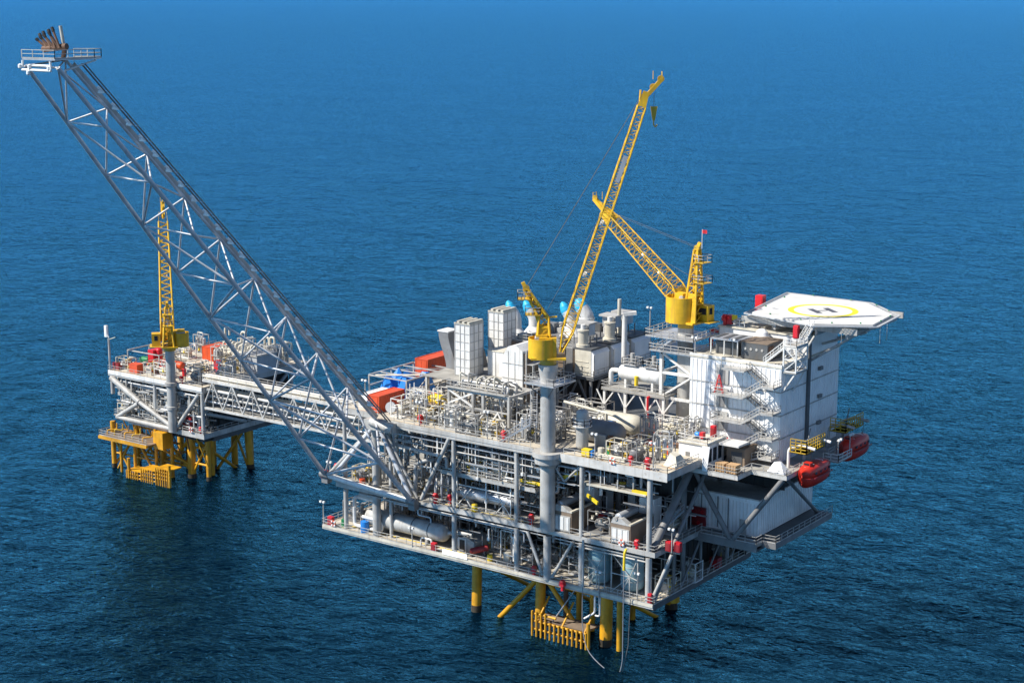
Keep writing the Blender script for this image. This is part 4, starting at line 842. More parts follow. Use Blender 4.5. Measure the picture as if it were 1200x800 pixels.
# ------------------------------------------------------------------ big equipment of the main platform's top deck
# steel portal frames carrying the filter row
SF = thing('support_frame','grey X braced portal frame at the top deck front below the filter towers','frame',(-38,5,31))
g = MB()
for x in (-41.4,-36.6,-34.6,-29.6): 
    for y in (4.8,11.0,18): g.beam((x,y,31),(x,y,37.0),.42)
for y in (4.8,11,18): g.beam((-41.4,y,36.8),(-29.6,y,36.8),.45); g.beam((-41.4,y,34.2),(-29.6,y,34.2),.22)
for x in (-41.4,-36.6,-34.6,-29.6): g.beam((x,4.8,36.75),(x,18,36.75),.4)
g.build('portal','steel',SF); g = MB()
for x0,x1 in ((-41.4,-36.6),): g.beam((x0,4.7,36.6),(x1,4.7,34.4),.28); g.beam((x1,4.7,36.6),(x0,4.66,34.4),.28)
g.beam((-41.2,4.7,31),(-37,4.7,34),.22); g.beam((-33.8,4.7,31.2),(-31.6,4.7,34.2),.25); g.beam((-29.8,4.7,31.2),(-31.6,4.6,34.2),.25); g.beam((-36.4,4.6,31.2),(-33.9,4.6,34.2),.2)
g.build('cross_brace','white',SF); MB().box(-41.8,-36.2,10.2,18.4,37.03,37.15).build('platform_floor','deckg',SF); MB().box(-41.8,-30,4.2,5.4,37.03,37.12).build('walkway','deckg',SF); MB().rail([(-41.7,5.4,37.12),(-41.7,4.3,37.12),(-30,4.3,37.12)],step=1.8).build('handrail','steel',SF)
r = random.Random(21)
for k in range(9): yy = 5.8+k*.55; MB().pipe([(-41+r.random()*2,yy,34.2-r.random()*2),(-41+r.random()*2,yy,37.2+.3*(k%3)),(-31-r.random()*3,yy,37.2+.3*(k%3)),(-31-r.random()*2,yy,33)],r.choice((.1,.14,.2)),8).build('pipe',r.choice(('galv','steel','grey','white')),SF)
for k in range(6): xx = -40.4+k*1.7; MB().pipe([(xx,6.4,37.1),(xx,6.4,38.4+r.random()),(xx+.7,7.2,38.4+r.random()),(xx+.7,9.8,37.4)],.15,8).build('pipe',r.choice(('galv','steel','cream')),SF)
T2 = MB(); T2.box(-50,-42,9,27,36.8,37.0); T2.build('platform_floor','deckg',SF); g = MB()
for x in (-49.6,-42.4):
    for y in (9.3,18,26.6): g.beam((x,y,31),(x,y,36.8),.4,.4)
for y in (9.3,18,26.6): g.beam((-49.6,y,31.2),(-42.4,y,36.6),.25)
g.build('portal','steel',SF)
def filt(label, x0, y0, zt):
    T = thing('filter_tower',label,'filter tower',(x0+1.55,y0+1.75,37.0),'filter towers'); x1, y1 = x0+3.1, y0+3.6
    MB().box(x0+.04,x1-.04,y0+.04,y1-.04,37.0,zt).build('casing','white',T); g = MB()
    n = 6
    for k in range(n+1): z = 37.1+(zt-37.3)*k/n; g.box(x0-.03,x1+.03,y0-.03,y1+.03,z,z+.09)
    for x in (x0,x0+1.1,x0+2.0,x1): g.box(x-.05,x+.05,y0-.04,y0+.02,37.0,zt); 
    for y in (y0,y0+1.2,y0+2.4,y1): g.box(x1-.02,x1+.045,y-.05,y+.05,37.0,zt)
    g.build('panel_seam','steel',T)
    MB().box(x0-.08,x1+.08,y0-.08,y1+.08,zt+.002,zt+.14).build('top_frame','cream',T); 
    for i in range(3): MB().box(x0+.1+i*1.02,x0+.5+i*1.02,y0+.02,y1-.02,zt+.143,zt+.18).build('louvre','black',T); MB().box(x0+.52+i*1.02,x0+1.0+i*1.02,y0-.05,y1+.05,zt+.143,zt+.5).build('louvre_frame','cream',T)
    return T
filt('tall white panelled filter tower nearest the red containers',-45.6,11.7,45.7); filt('tall white panelled filter tower further back, left of the blue capped stacks',-46.4,22.0,46.0)
def scoop(label,x,y):
    T = thing('intake_duct',label,'duct',(x,y,37.0),'curved ducts behind the filter towers'); g = MB(); n = 8; A = []; B = []
    for i in range(n+1):
        t = i/n; xx = x-1.0*math.sin(t*PI*.5)**2*1.6; zz = 36.9+6.2*t; A.append((xx,y,zz)); B.append((xx,y+2.6,zz))
    for i in range(n):
        for (p0,p1) in (((A[i]),(A[i+1])),):
            a0,a1,b0,b1 = V(A[i]),V(A[i+1]),V(B[i]),V(B[i+1]); k = V((2.0,0,0))
            g.hull([a0,a0+k,b0+k,b0],[a1,a1+k,b1+k,b1])
    g.build('duct_shell','grey',T); MB().box(x-1.75,x+.55,y-.1,y+2.7,43.102,43.3).build('duct_rim','white',T); return T
scoop('curved grey intake duct left of the nearer filter tower',-50.0,15.0); scoop('curved grey intake duct between the two filter towers',-47.6,18.0)
T = thing('duct_box','plain pale duct box between the filter towers and the big white filter house','duct box',(-39.4,16,37.2)); MB().box(-41.0,-37.9,14.6,18.2,37.16,41.2).build('casing','white',T); MB().box(-41.1,-37.8,14.5,18.3,41.203,41.35).build('lid','cream',T)
g = MB(); g.box(-41.03,-40.97,14.55,14.597,37.2,41.1); g.box(-39.5,-39.4,14.54,14.597,37.2,41.1); g.build('panel_seam','steel',T)
# big filter house with the slanted roof
FH = thing('filter_house','big white slant roofed filter house with scaffolded louvred side behind the front crane pedestal','filter house',(-33.6,14,33))
g = MB(); yb = 21.0
prof = [(-36.2,32.6),(-32.1,32.6),(-32.1,42.6),(-33.4,43.5),(-35.0,43.1),(-36.2,41.2)]
g.hull([(x,11.9,z) for x,z in prof],[(x,yb,z) for x,z in prof]); g.build('casing','white',FH); g = MB()
for z in (35.6,38,40.4): g.box(-36.1,-32.05,11.82,11.897,z-.05,z+.05)
for x in (-34.9,-33.6): g.box(x-.05,x+.05,11.84,11.9,33.4,42.4)
g.build('panel_seam','steel',FH); MB().box(-32.097,-31.7,12.2,20.8,34.0,42.2).build('louvre_panel','brown',FH); g = MB()
for y in (12.1,14.2,16.4,18.6,20.8): g.beam((-31.5,y,31),(-31.5,y,42.8),.16); g.beam((-30.2,y,31),(-30.2,y,40.5),.14)
for z in (34.2,36.4,38.6,40.6): g.beam((-31.5,12,z),(-31.5,20.9,z),.2); g.beam((-30.2,12,z),(-30.2,20.9,z),.14); g.box(-31.4,-30.2,12.0,20.9,z-.06,z)
g.build('scaffold','steel',FH); g = MB(); g.prism([(-36.6,11.4),(-31.8,11.4),(-31.8,21.5),(-36.6,21.5)],32.9,33.17); g.build('base_frame','grey',FH)
g = MB()
for x in (-36.2,-32):
    for y in (12,16.5,21): g.beam((x,y,31),(x,y,32.9),.35)
g.build('support_leg','grey',FH)
# exhaust stacks: white elbows with cyan covers
def stack(label,x,y,z0,zt,cone=True):
    T = thing('exhaust_stack',label,'exhaust stack',(x,y,z0),'exhaust stacks with blue covers'); g = MB()
    prof = [(1.75,z0),(1.75,z0+.7),(2.0,z0+.72),(2.0,z0+1.0),(.95,z0+2.3)] if cone else [(1.25,z0),(1.25,zt-2.0),(1.35,zt-2),(1.35,zt-1.7),(1.2,zt-1.68)]
    g.lathe(prof,(x,y,0),n=24); g.build('skirt','white',T)
    z1 = zt-1.6; P = MB(); r0 = .92 if cone else 1.15; zz = z0+2.2 if cone else zt-1.7
    P.pipe([(x,y,zz),(x,y,z1+.2),(x-.9,y-.25,z1+1.5)],r0,18,bend=1.6); P.build('elbow','white',T)
    e = V((x-.9,y-.25,z1+1.5)); d = V((-.75,-.2,1.5)).normalized(); g = MB(); g.lathe([(r0*.99,-.35),(r0*.98,.3),(r0*.8,1.0),(r0*.4,1.6),(.01,1.8)],e,d,18); g.build('cover','sky',T)
stack('white exhaust elbow with cyan cover rising left of the front crane mast',-43.0,30.5,40.2,45.4); stack('white exhaust elbow with cyan cover seen behind the front crane boom foot',-37.0,33,40.2,45.4); stack('white round exhaust stack with cyan cover standing clear right of the front crane boom',-33.2,32,41.2,46.6,False); stack('white exhaust elbow with cyan cover half hidden behind the further filter tower',-49.6,34.5,38.4,44.0)
# generator row
GM = thing('machinery_deck','raised dark steel machinery floor on braced legs carrying the white generator modules','floor',(-34,32,31))
MB().box(-45,-26.2,23.6,43,36.4,36.9).build('platform_floor','dark',GM); g = MB()
for x in (-44,-38,-32,-27): 
    for y in (24,30,36,42.4): MB().beam((x,y,31),(x,y,36.4),.4).build('leg','grey',GM)
for y0,y1 in ((24,30),(30,36),(36,42.4)): g = MB(); g.beam((-27,y0,31.2),(-27,(y0+y1)/2,36.3),.28); g.beam((-27,y1,31.2),(-27,(y0+y1)/2,36.3),.28); g.build('knee_brace','grey',GM)
for x0,x1 in ((-44,-38),(-38,-32),(-32,-27)): g = MB(); g.beam((x0,24,31.2),((x0+x1)/2,24,36.3),.28); g.beam((x1,24,31.2),((x0+x1)/2,24,36.3),.28); g.build('knee_brace','grey',GM)
MB().rail([(-30,23.7,36.9),(-26.3,23.7,36.9),(-26.3,43,36.9)],step=1.6).build('handrail','steel',GM)
g = MB(); g.box(-44.6,-31,24.5,42.5,36.91,41.1); g.build('machinery_casing','grey',GM); g = MB()
for y in range(24,42,2):
    for z in (37.4,38.6,39.8): g.box(-31.0,-30.9,y+.6,y+2.2,z,z+1.0)
for x in range(-44,-32,2):
    for z in (37.2,38.5,39.8): g.box(x,x+1.6,24.35,24.497,z,z+1.1)
g.build('louvre_panel','brown',GM)
r = random.Random(31)
for k in range(16):
    x_, y_ = r.uniform(-43,-32.5), r.uniform(25.5,41.5); MB().cbox((x_,y_,41.11),r.uniform(.8,2.4),r.uniform(.8,2.2),r.uniform(.5,1.6)).build('roof_unit',r.choice(('grey','steel','dark','cream','galv')),GM)
for k in range(9):
    x_, y_ = r.uniform(-43,-33), r.uniform(25,40); MB().pipe([(x_,y_,41.1),(x_,y_,42.4),(x_+r.uniform(1,3),y_,42.4),(x_+2,y_+2,42.4)],.16,8).build('roof_pipe',r.choice(('steel','galv','white')),GM)
MB().rail([(-44.5,24.6,41.1),(-31.1,24.6,41.1)],step=1.6).build('handrail','steel',GM)
def genmod(label,y0,L):
    T = thing('generator_module',label,'generator module',(-28.5,y0+L/2,36.95),'white generator modules in a row'); g = MB()
    pr = [(-30.2,37.0),(-26.6,37.0),(-26.6,40.6),(-27.2,41.2),(-30.2,41.2)]
    g.hull([(x,y0,z) for x,z in pr],[(x,y0+L,z) for x,z in pr]); g.build('casing','bright',T); g = MB(); g.box(-30.25,-27.1,y0-.08,y0-.003,37.05,41.15); 
    for z in (37.6,38.4,39.2): g.box(-30.2,-27.6,y0-.16,y0-.083,z,z+.12)
    g.build('end_panel','cream',T); g = MB(); g.box(-26.598,-26.52,y0+.1,y0+.22,37.1,40.5); g.box(-26.598,-26.52,y0+L-.22,y0+L-.1,37.1,40.5); g.build('panel_seam','steel',T)
    MB().box(-30.3,-26.5,y0-.05,y0+L+.05,36.91,36.995).build('skid','dark',T); MB().box(-30.4,-27.0,y0-.1,y0+L+.05,41.203,41.5).build('roof_edge','dark',T)
genmod('nearest white generator module of the row, its end wall showing',24.2,4.8); genmod('middle white generator module, crossed by the tall white mast',30.0,5.2); genmod('furthest white generator module in the row, against the sea',36.4,5.6)
def ventil(label,x,y,z,h=3.0):
    T = thing('vent_cylinder',label,'vent',(x,y,z),'cream vent cylinders on the generator row'); MB().lathe([(.01,0),(1.15,0),(1.15,.45),(.85,.46),(.85,h),(1.0,h+.02),(1.0,h+.25),(.01,h+.3)],(x,y,z),n=20).build('cylinder','cream',T)
    MB().tube((x,y,z+h+.3),(x,y,z+h+1.1),.4,10).build('pipe_stub','white',T); g = MB(); c = (x-.8,y+1.7,z+h+.9); g.cbox(c,3.3,2.6,.3); g.build('hood','steel',T); g = MB(); g.cbox((x-.8,y+1.9,z+h-.9),2.6,1.8,1.78); g.build('hood_box','galv',T)
    [MB().beam((x-.8+i*1.6,y+1.9+j,z),(x-.8+i*1.6,y+1.9+j,z+h-.9),.16).build('hood_leg','grey',T) for i in (-1,1) for j in (-1,1)]
ventil('cream vent cylinder with flat grey hood above the nearest generator module',-29.4,25.2,41.5,2.6); ventil('cream vent cylinder with flat grey hood above the middle generator module',-28.6,32.0,41.5,2.9); ventil('cream vent cylinder with flat grey hood above the furthest generator module',-29.4,37.0,41.5,2.6)
MS = thing('light_mast','tall white mast with tee head and lamp in front of the generator row','mast',(-24.6,30.3,31)); g = MB(); g.tube((-24.6,30.3,31),(-24.6,30.3,42),.5,12,.46); g.tube((-24.6,30.3,42),(-24.6,30.3,46.6),.46,12,.4); g.build('pole','white',MS)
g = MB(); g.beam(V((-24.6,30.3,46.7))-R_*.2,V((-24.6,30.3,46.9))+R_*1.9,1.0,.55); g.build('tee_head','white',MS); MB().tube(V((-24.6,30.3,46.5))-R_*.9,V((-24.6,30.3,49.2))-R_*.9,.3,10).build('lamp_head','cream',MS); MB().beam(V((-24.6,30.3,46.4)),V((-24.6,30.3,46.5))-R_*1.0,.25).build('arm','white',MS)
# vessel on its raised platform
MB().box(-45,-22,18.6,41.8,31.004,31.03).build('shade_plate','dark',GM); MB().box(-21.99,-8,26,41.8,31.004,31.03).build('shade_plate','dark',GM)  # added dark plates put the shade below the machinery into the floor colour
MB().box(-44.5,-27.5,30.2,30.35,31.05,36.35).build('shade_back_wall','black',GM)  # added black wall, darkens the space under the machinery floor
VP = thing('process_platform','raised railed steel platform with braces left of the accommodation block','platform',(-16,23.5,31)); MB().box(-22.4,-10.6,20.0,27,36.3,36.6).build('platform_floor','deckg',VP); MB().rail([(-22.4,27,36.6),(-22.4,20,36.6),(-10.6,20,36.6),(-10.6,27,36.6)],step=1.6).build('handrail','steel',VP); g = MB()
for x in (-22,-18,-14,-11): 
    for y in (20.4,26.6): MB().beam((x,y,31),(x,y,36.3),.34).build('leg','white',VP)
    g = MB(); g.beam((x,20.3,33.8),(x+1.8,20.3,36.2),.2); g.beam((x,20.3,33.8),(x-1.4,20.3,36.2),.2); g.build('knee_brace','white',VP)
VS = thing('horizontal_vessel','shiny white horizontal vessel with railed service tops on the raised platform','vessel',(-16,23,36.6)); MB().drum((-20.6,22.6,39.1),(-12.2,22.6,39.1),1.25).build('shell','white',VS); g = MB()
for x in (-19,-14): MB().box(x-.2,x+.2,21.8,23.4,36.61,38.2).build('saddle','white',VS)
MB().pipe([(-20.8,22.6,39.1),(-22.2,22.6,39.1),(-22.2,22.6,36.7)],.4,10).build('pipe','white',VS); MB().lathe([(.01,0),(.3,0),(.3,1.6),(.01,1.7)],(-16.5,21.1,37.4),n=10).build('bottle','redyell',VS)
for x in (-18.2,-14.2):
    g = MB(); g.cbox((x,22.6,40.4),2.6,2.0,.1); g.build('service_platform','galv',VS); e = [(x-1.3,21.6,40.5),(x+1.3,21.6,40.5),(x+1.3,23.6,40.5),(x-1.3,23.6,40.5)]; MB().rail(e,closed=True,step=1.3,r=.05).build('handrail','steel',VS); MB().tube((x,22.6,40.5),(x,22.6,42.3),.35,10).build('relief_valve','steel',VS)
# white structure carrying the second crane
CS = thing('crane_tower','white framed tower carrying the second crane, against the left wall of the accommodation block','tower',(-9.6,24.4,31)); MB().tube((-9.6,24.4,31),(-9.6,24.4,47.2),1.25,20).build('crane_pedestal','steel',CS); g = MB()
for x,y in ((-12.2,21.6),(-6.6,21.6),(-12.2,27.6),(-6.6,27.6)): g.beam((x,y,31),(x,y,43.6),.5)
for z in (36.2,40.2,43.5): g.beam((-12.2,21.6,z),(-6.6,21.6,z),.4); g.beam((-6.6,21.6,z),(-6.6,27.6,z),.4); g.beam((-12.2,21.6,z),(-12.2,27.6,z),.4)
g.beam((-12.2,21.5,36.3),(-6.6,21.5,40.1),.3); g.beam((-6.6,21.5,40.3),(-12.2,21.5,43.4),.3); g.build('tower_frame','white',CS); MB().box(-9.4,-6.4,21.8,27.4,40.25,43.4).build('plate','steel',CS)
for z,k in ((43.8,.4),(46.0,1.2)):
    p_ = MB().box(-13.4-k,-5.9,20.4,28.4,z-.12,z).build('tower_platform','galv',CS); MB().rail([(-13.4-k,28.4,z),(-13.4-k,20.4,z),(-5.9,20.4,z),(-5.9,28.4,z)],step=1.4,r=.045).build('handrail','steel',p_)
stair(CS,(-12.6,21.0,43.8),(-9.6,21.0,46.0),.8)
# containers and gear at the left end
def container(label,x0,y0,z,L,W,H,mat='orange',along='y',group=None,cat='container',name='cargo_container'):
    T = thing(name,label,cat,(x0,y0,z),group); sx,sy = (W,L) if along == 'y' else (L,W)
    MB().box(x0+.06,x0+sx-.06,y0+.06,y0+sy-.06,z+.15,z+H-.08).build('container_body',mat,T); g = MB()
    n = int(L/.45)
    for i in range(1,n):
        t = i*.45
        if along == 'y': g.box(x0+sx-.058,x0+sx-.01,y0+t,y0+t+.2,z+.3,z+H-.3); g.box(x0+.01,x0+.058,y0+t,y0+t+.2,z+.3,z+H-.3)
        else: g.box(x0+t,x0+t+.2,y0+.01,y0+.058,z+.3,z+H-.3)
    g.build('corrugation',mat,T); g = MB()
    for x in (x0,x0+sx-.16):
        for y in (y0,y0+sy-.16): g.box(x,x+.16,y,y+.16,z,z+H)
    for zz in (z,z+H-.16):
        g.box(x0+.162,x0+sx-.162,y0,y0+.15,zz,zz+.16); g.box(x0+.162,x0+sx-.162,y0+sy-.15,y0+sy,zz,zz+.16); g.box(x0,x0+.15,y0+.162,y0+sy-.162,zz,zz+.16); g.box(x0+sx-.15,x0+sx,y0+.162,y0+sy-.162,zz,zz+.16)
    g.build('corner_frame',mat,T); d = MB()
    if along == 'y': d.box(x0+.3,x0+sx/2-.03,y0+.0,y0+.057,z+.25,z+H-.25); d.box(x0+sx/2+.03,x0+sx-.3,y0+.0,y0+.057,z+.25,z+H-.25)
    else: d.box(x0+sx-.057,x0+sx,y0+.3,y0+sy-.3,z+.25,z+H-.25)
    d.build('door',mat,T); return T
container('orange red cargo container at the top deck left front corner beside the flare boom',-57.3,3.2,30.95,6.6,2.5,2.8); container('orange red cargo container far back at the left end, raised behind the blue tarpaulin',-61.0,20.2,33.0,7.4,2.8,3.4)
container('white topped container left of the front orange one at the platform edge',-60.4,4.6,30.95,6.0,2.4,2.2,'bright')
g = MB(); g.box(-61.2,-58.0,20.0,28,32.7,32.95)
for x in (-61,-58.3):
    for y in (20.3,27.6): g.beam((x,y,30.92),(x,y,32.7),.25)
solo(g,'container_stand','steel',(-59.6,24,30.9),'grey steel stand lifting the rear orange container above the laydown deck','stand')
RK = thing('laydown_cage','long open steel pipe frame spanning above the blue tarpaulin between the orange containers','frame',(-55,14,31)); g = MB()
for x in (-62.4,-54.2):
    for y in (9.6,15.5,21.5): g.beam((x,y,31),(x,y,35.2),.2)
    for z in (33.4,35.2): g.beam((x,9.6,z),(x,21.5,z),.24)
for y in (9.6,12.5,15.5,18.5,21.5): g.beam((-62.4,y,35.2),(-54.2,y,35.2),.18)
for y in (9.6,15.5): g.beam((-54.2,y,31.2),(-54.2,y+5.8,35),.16); g.beam((-62.4,y,35),(-54.2,y+5.6,35.25),.14)
g.build('rail_frame','steel',RK); MB().tube((-62.2,11,34.9),(-54.4,13.5,35.5),.16,8).build('pipe','cream',RK)
g = MB(); n = 9; tr = random.Random(3); hh = [[0 if i in (0,n-1) or j in (0,n-1) else 1.2+tr.uniform(-.5,.8)+.6*math.sin(i*1.1) for j in range(n)] for i in range(n)]
vs = [(-62.2+i*.85,11.0+j*1.05,31.0+hh[i][j]*1.9) for i in range(n) for j in range(n)]; g.add(vs,[(i*n+j,(i+1)*n+j,(i+1)*n+j+1,i*n+j+1) for i in range(n-1) for j in range(n-1)]); solo(g,'tarpaulin','blue',(-57,15,31),'crumpled bright blue tarpaulin heaped under the open pipe frame','tarpaulin')
def drumthing(label,x,y,z,mat,h=1.6,rr=.75):
    T = thing('storage_drum',label,'drum',(x,y,z)); MB().lathe([(.01,0),(rr,0),(rr,h*.33),(rr*1.05,h*.34),(rr*1.05,h*.37),(rr,h*.38),(rr,h*.95),(rr*.9,h),(.01,h)],(x,y,z),n=16).build('drum_body',mat,T); MB().tube((x+rr*.4,y,z+h),(x+rr*.4,y,z+h+.12),.1,8).build('bung','dark',T)
drumthing('upright blue drum behind the front orange container',-52.8,11.2,31,'blue',2.4,.8); drumthing('blue capped drum under the big white filter house front',-34.6,10.4,35.2,'blue',1.2,.55); drumthing('green drum lying low beside the grey domed tank',-10.6,5.0,31,'green',1.1,.9)
YM = thing('pumping_unit','ochre yellow pumping unit with rounded casings behind the railings near the orange containers','pump unit',(-46.5,9,31)); MB().box(-49.4,-44,7.6,10.4,31.0,31.5).build('skid','cream',YM); g = MB(); g.drum((-49,9,33),(-45.6,9,33),1.1); g.build('motor','redyell',YM); g = MB(); g.drum((-46.2,9,32.4),(-44.2,9,32.4),.8); g.cbox((-47.2,7.9,31.5),1.0,.8,1.6); g.build('gearbox','gold',YM); MB().pipe([(-45,8.6,32),(-44.2,7.6,33.6),(-46,7.2,33.6)],.2,8).build('hose','cream',YM)
HB = thing('hose_reel','round grey hose reel on a stand in front of the orange container','hose reel',(-52.6,3.6,31)); MB().lathe([(.01,-.2),(.9,-.2),(.9,.2),(.01,.2)],(-52.6,3.6,32.2),(.3,-1,.1),18).build('reel','net',HB); g = MB(); g.beam((-53,3.6,31),(-52.6,3.6,32.2),.14); g.beam((-52.2,3.6,31),(-52.6,3.6,32.2),.14); g.build('stand','steel',HB)
# vessels on the right of the top deck
VV_ = thing('vertical_vessel','tall pale vertical vessel with a railed ring at the front edge beside the crane pedestal','vessel',(-14.8,3.2,31)); MB().drum((-14.8,3.2,31.3),(-14.8,3.2,37.6),.95).build('shell','steel',VV_); MB().lathe([(.95,0),(1.5,0),(1.5,.1),(.95,.1)],(-14.8,3.2,35.0),n=20).build('ring_platform','white',VV_); MB().rail([(-14.8+1.45*math.cos(a*PI/4),3.2+1.45*math.sin(a*PI/4),35.1) for a in range(8)],closed=True,step=1.2,kick=False,r=.045).build('handrail','white',VV_); MB().lathe([(.8,0),(.95,.3),(.01,.31)],(-14.8,3.2,31.01),n=20).build('skirt','grey',VV_)
D1 = thing('domed_tank','big grey horizontal domed tank on the top deck behind the vertical vessel','tank',(-15,8.6,31)); MB().drum((-19.6,8.8,32.9),(-10.8,8.8,32.9),1.75,24,.5).build('shell','grey',D1); g = MB()
for x in (-18,-13): MB().box(x-.25,x+.25,7.6,10,31,32).build('saddle','steel',D1)
MB().box(-14.6,-12.8,6.6,7.3,31.1,33).build('control_panel','steel',D1); MB().box(-12.4,-11.8,6.5,7.2,31.1,33.1).build('control_panel','rusty',D1)
D2 = thing('domed_tank','cream canvas covered domed tank further back right of the grey tank','tank',(-15,15,31)); MB().drum((-20,15.6,32.7),(-11.8,15.6,32.7),1.6,24,.5).build('shell','cream',D2); MB().box(-18.6,-16,13.2,14,31,33.2).build('panel','blue',D2)
for x in (-18,-13.4): MB().box(x-.25,x+.25,14.6,16.6,31,31.9).build('saddle','steel',D2)
g = MB(); g.pipe([(-25,13.4,35.2),(-14.5,11.6,34.9),(-11.4,12.6,33.2)],.24,8); g.pipe([(-21,11.8,31),(-21,11.8,35.0)],.2,8); g.pipe([(-16,11.6,31),(-16,11.6,35.0)],.2,8); solo(g,'overhead_pipe','cream',(-19,12,31),'long pale pipe on posts running above the two domed tanks','pipe')
g = MB(); g.tube((-13.4,19.6,31),(-13.4,19.6,36.4),.2,10); g.tube((-13.4,19.6,31.0),(-13.4,19.6,31.15),.5,10); g.tube((-13.4,19.6,36.3),(-13.4,20.4,36.3),.2,8); solo(g,'fire_riser','red',(-13.4,19.6,31),'vertical red fire water pipe below the white horizontal vessel','pipe')
# ------------------------------------------------------------------ middle and lower deck equipment
def turb(label,x0,y0):
    T = thing('machine_enclosure',label,'machine enclosure',(x0+1.75,y0+3.3,18.6),'machine enclosures with silver ducts on the middle deck'); W,L,H = 3.5,6.6,3.2
    MB().box(x0,x0+W,y0,y0+L,18.75,18.6+H).build('casing','brown',T); g = MB(); g.box(x0+.2,x0+W-.2,y0-.1,y0-.003,18.8,21.2)
    g.build('front_panel','steel',T); g = MB()
    for i in range(3): g.box(x0+.45+i*.95,x0+1.15+i*.95,y0-.15,y0-.103,19.0,21.0)
    g.build('louvre','white',T); MB().box(x0-.05,x0+W+.05,y0-.05,y0+L+.05,18.605,18.745).build('skid','dark',T)
    g = MB(); g.hull([(x0+.1,y0-.05,21.81),(x0+W-.1,y0-.05,21.81),(x0+W-.1,y0+1,21.81),(x0+.1,y0+1,21.81)],[(x0+.5,y0-.02,22.7),(x0+1.9,y0-.02,22.7),(x0+1.9,y0+.9,22.7),(x0+.5,y0+.9,22.7)]); g.build('gable','steel',T)
    MB().drum((x0+1.0,y0+.4,22.6),(x0+1.0,y0+5.6,22.6),.62,18,.2).build('silver_duct','galv',T); MB().tube((x0+1.0,y0-.15,22.55),(x0+1.0,y0+.6,22.6),.3,10).build('duct_nozzle','steel',T)
    MB().box(x0+W-.35,x0+W+.04,y0,y0+L,21.802,22.05).build('roof_edge','cream',T); MB().box(x0+1.9,x0+W-.5,y0+1.2,y0+L-.3,21.803,21.9).build('roof_opening','black',T); MB().box(x0+.0,x0+.35,y0+1.1,y0+L,21.803,22.02).build('roof_edge','cream',T)
    return T
turb('brown machine enclosure with a silver duct on top, just right of the grey crane pedestal',-18.6,.9); turb('brown machine enclosure with silver duct on top, at the middle deck right corner',-8.0,.7)
def wbox(label,x,y):
    T = thing('control_cabinet',label,'cabinet',(x,y,18.6),'white cabinets behind the machine enclosures'); MB().cbox((x,y,18.7),2.6,2.2,5.2).build('cabinet_body','bright',T); g = MB(); [g.cbox((x-.65+i*1.3,y-1.12,19),1.1,.05,4.7) for i in (0,1)]; g.build('door','white',T); MB().cbox((x,y,18.6),2.4,2.0,.1).build('plinth','dark',T)
wbox('bright white cabinet behind the left brown machine enclosure',-17.2,9.4); wbox('bright white cabinet behind the right brown machine enclosure',-6.4,9.4)
T = thing('door_frame','grey steel arched doorway wall with yellow hood deep on the middle deck','doorway',(-11.5,9.5,18.6)); g = MB(); g.box(-14.2,-13.9,9,9.3,18.6,26); g.box(-9.2,-8.9,9,9.3,18.6,26); g.box(-14.2,-8.9,9,9.3,26.003,26.3); g.box(-13.897,-12.9,9.05,9.2,18.6,25.99); g.box(-10.2,-9.203,9.05,9.2,18.6,25.99); g.build('frame','grey',T); MB().pipe([(-12.9,8.9,24.2),(-12.2,8.9,25.2),(-10.6,8.9,25.4)],.22,8).build('hood','gold',T)
LV = thing('long_vessel','long grey horizontal pressure vessel with black bands on the lower deck at the left','vessel',(-48.4,4.2,10.8)); MB().drum((-57.6,2.9,13.1),(-40.2,2.9,13.1),1.45,26,.42).build('shell','steel',LV); g = MB()
for x in (-55,-51.3,-47,-43.6): g.tube((x-.09,2.9,13.1),(x+.09,2.9,13.1),1.49,26)
g.build('band','dark',LV); g = MB()
for x in (-54,-44.2): MB().box(x-.25,x+.25,2.0,3.8,10.81,12.2).build('saddle','steel',LV)
MB().pipe([(-40.3,2.9,13.3),(-37.6,3.2,13.7),(-35.8,3.4,13.7)],.36,10).build('outlet_pipe','steel',LV); MB().pipe([(-44.6,1.2,10.85),(-44.6,1.2,12.2),(-42.4,1.2,12.2),(-42.4,1.2,10.85)],.16,8).build('guard_pipe','white',LV)
LH = thing('equipment_hut','small grey ridge roofed hut with dark doorway on the lower deck beside the long vessel','hut',(-36.6,3.4,10.8)); g = MB(); pf = [(-38.6,10.82),(-34.6,10.82),(-34.6,12.9),(-36.4,13.5),(-38.6,12.9)]; g.hull([(x,2.4,z) for x,z in pf],[(x,6.4,z) for x,z in pf]); g.build('wall','steel',LH); MB().box(-37.6,-36.5,2.33,2.397,10.9,12.9).build('doorway','black',LH); g = MB(); g.box(-37.8,-37.603,2.28,2.39,10.9,13.1); g.box(-36.497,-36.3,2.28,2.39,10.9,13.1); g.box(-37.8,-36.3,2.28,2.39,13.103,13.25); g.build('door_frame','white',LH)
RB = thing('red_canister','dull red cylinder lying on the lower deck beside the grey hut','canister',(-33.6,2.8,10.8)); MB().drum((-35.0,1.6,11.6),(-32.6,3.6,12.2),.5,14).build('shell','darkred',RB); MB().box(-34.8,-34.5,1.4,2.2,10.81,11.3).build('saddle','dark',RB); MB().box(-33.2,-32.9,2.8,3.6,10.81,11.8).build('saddle','dark',RB)
g = MB(); g.box(-39.2,-34.2,-.14,-.09,10.9,11.75); g.box(-39.2,-34.2,-.2,-.141,10.86,10.95); solo(g,'windbreak_sheet','bright',(-36.5,-.1,10.8),'plain white windbreak sheet tied along the lower deck railing below the grey hut','sheet')
MV = thing('silver_vessel','shiny silver horizontal vessel in an X braced rack below the mezzanine deck','vessel',(-32,3.4,18.6)); MB().drum((-38.6,3.2,20.7),(-26.8,3.2,20.7),.95,22,.4).build('shell','galv',MV); g = MB()
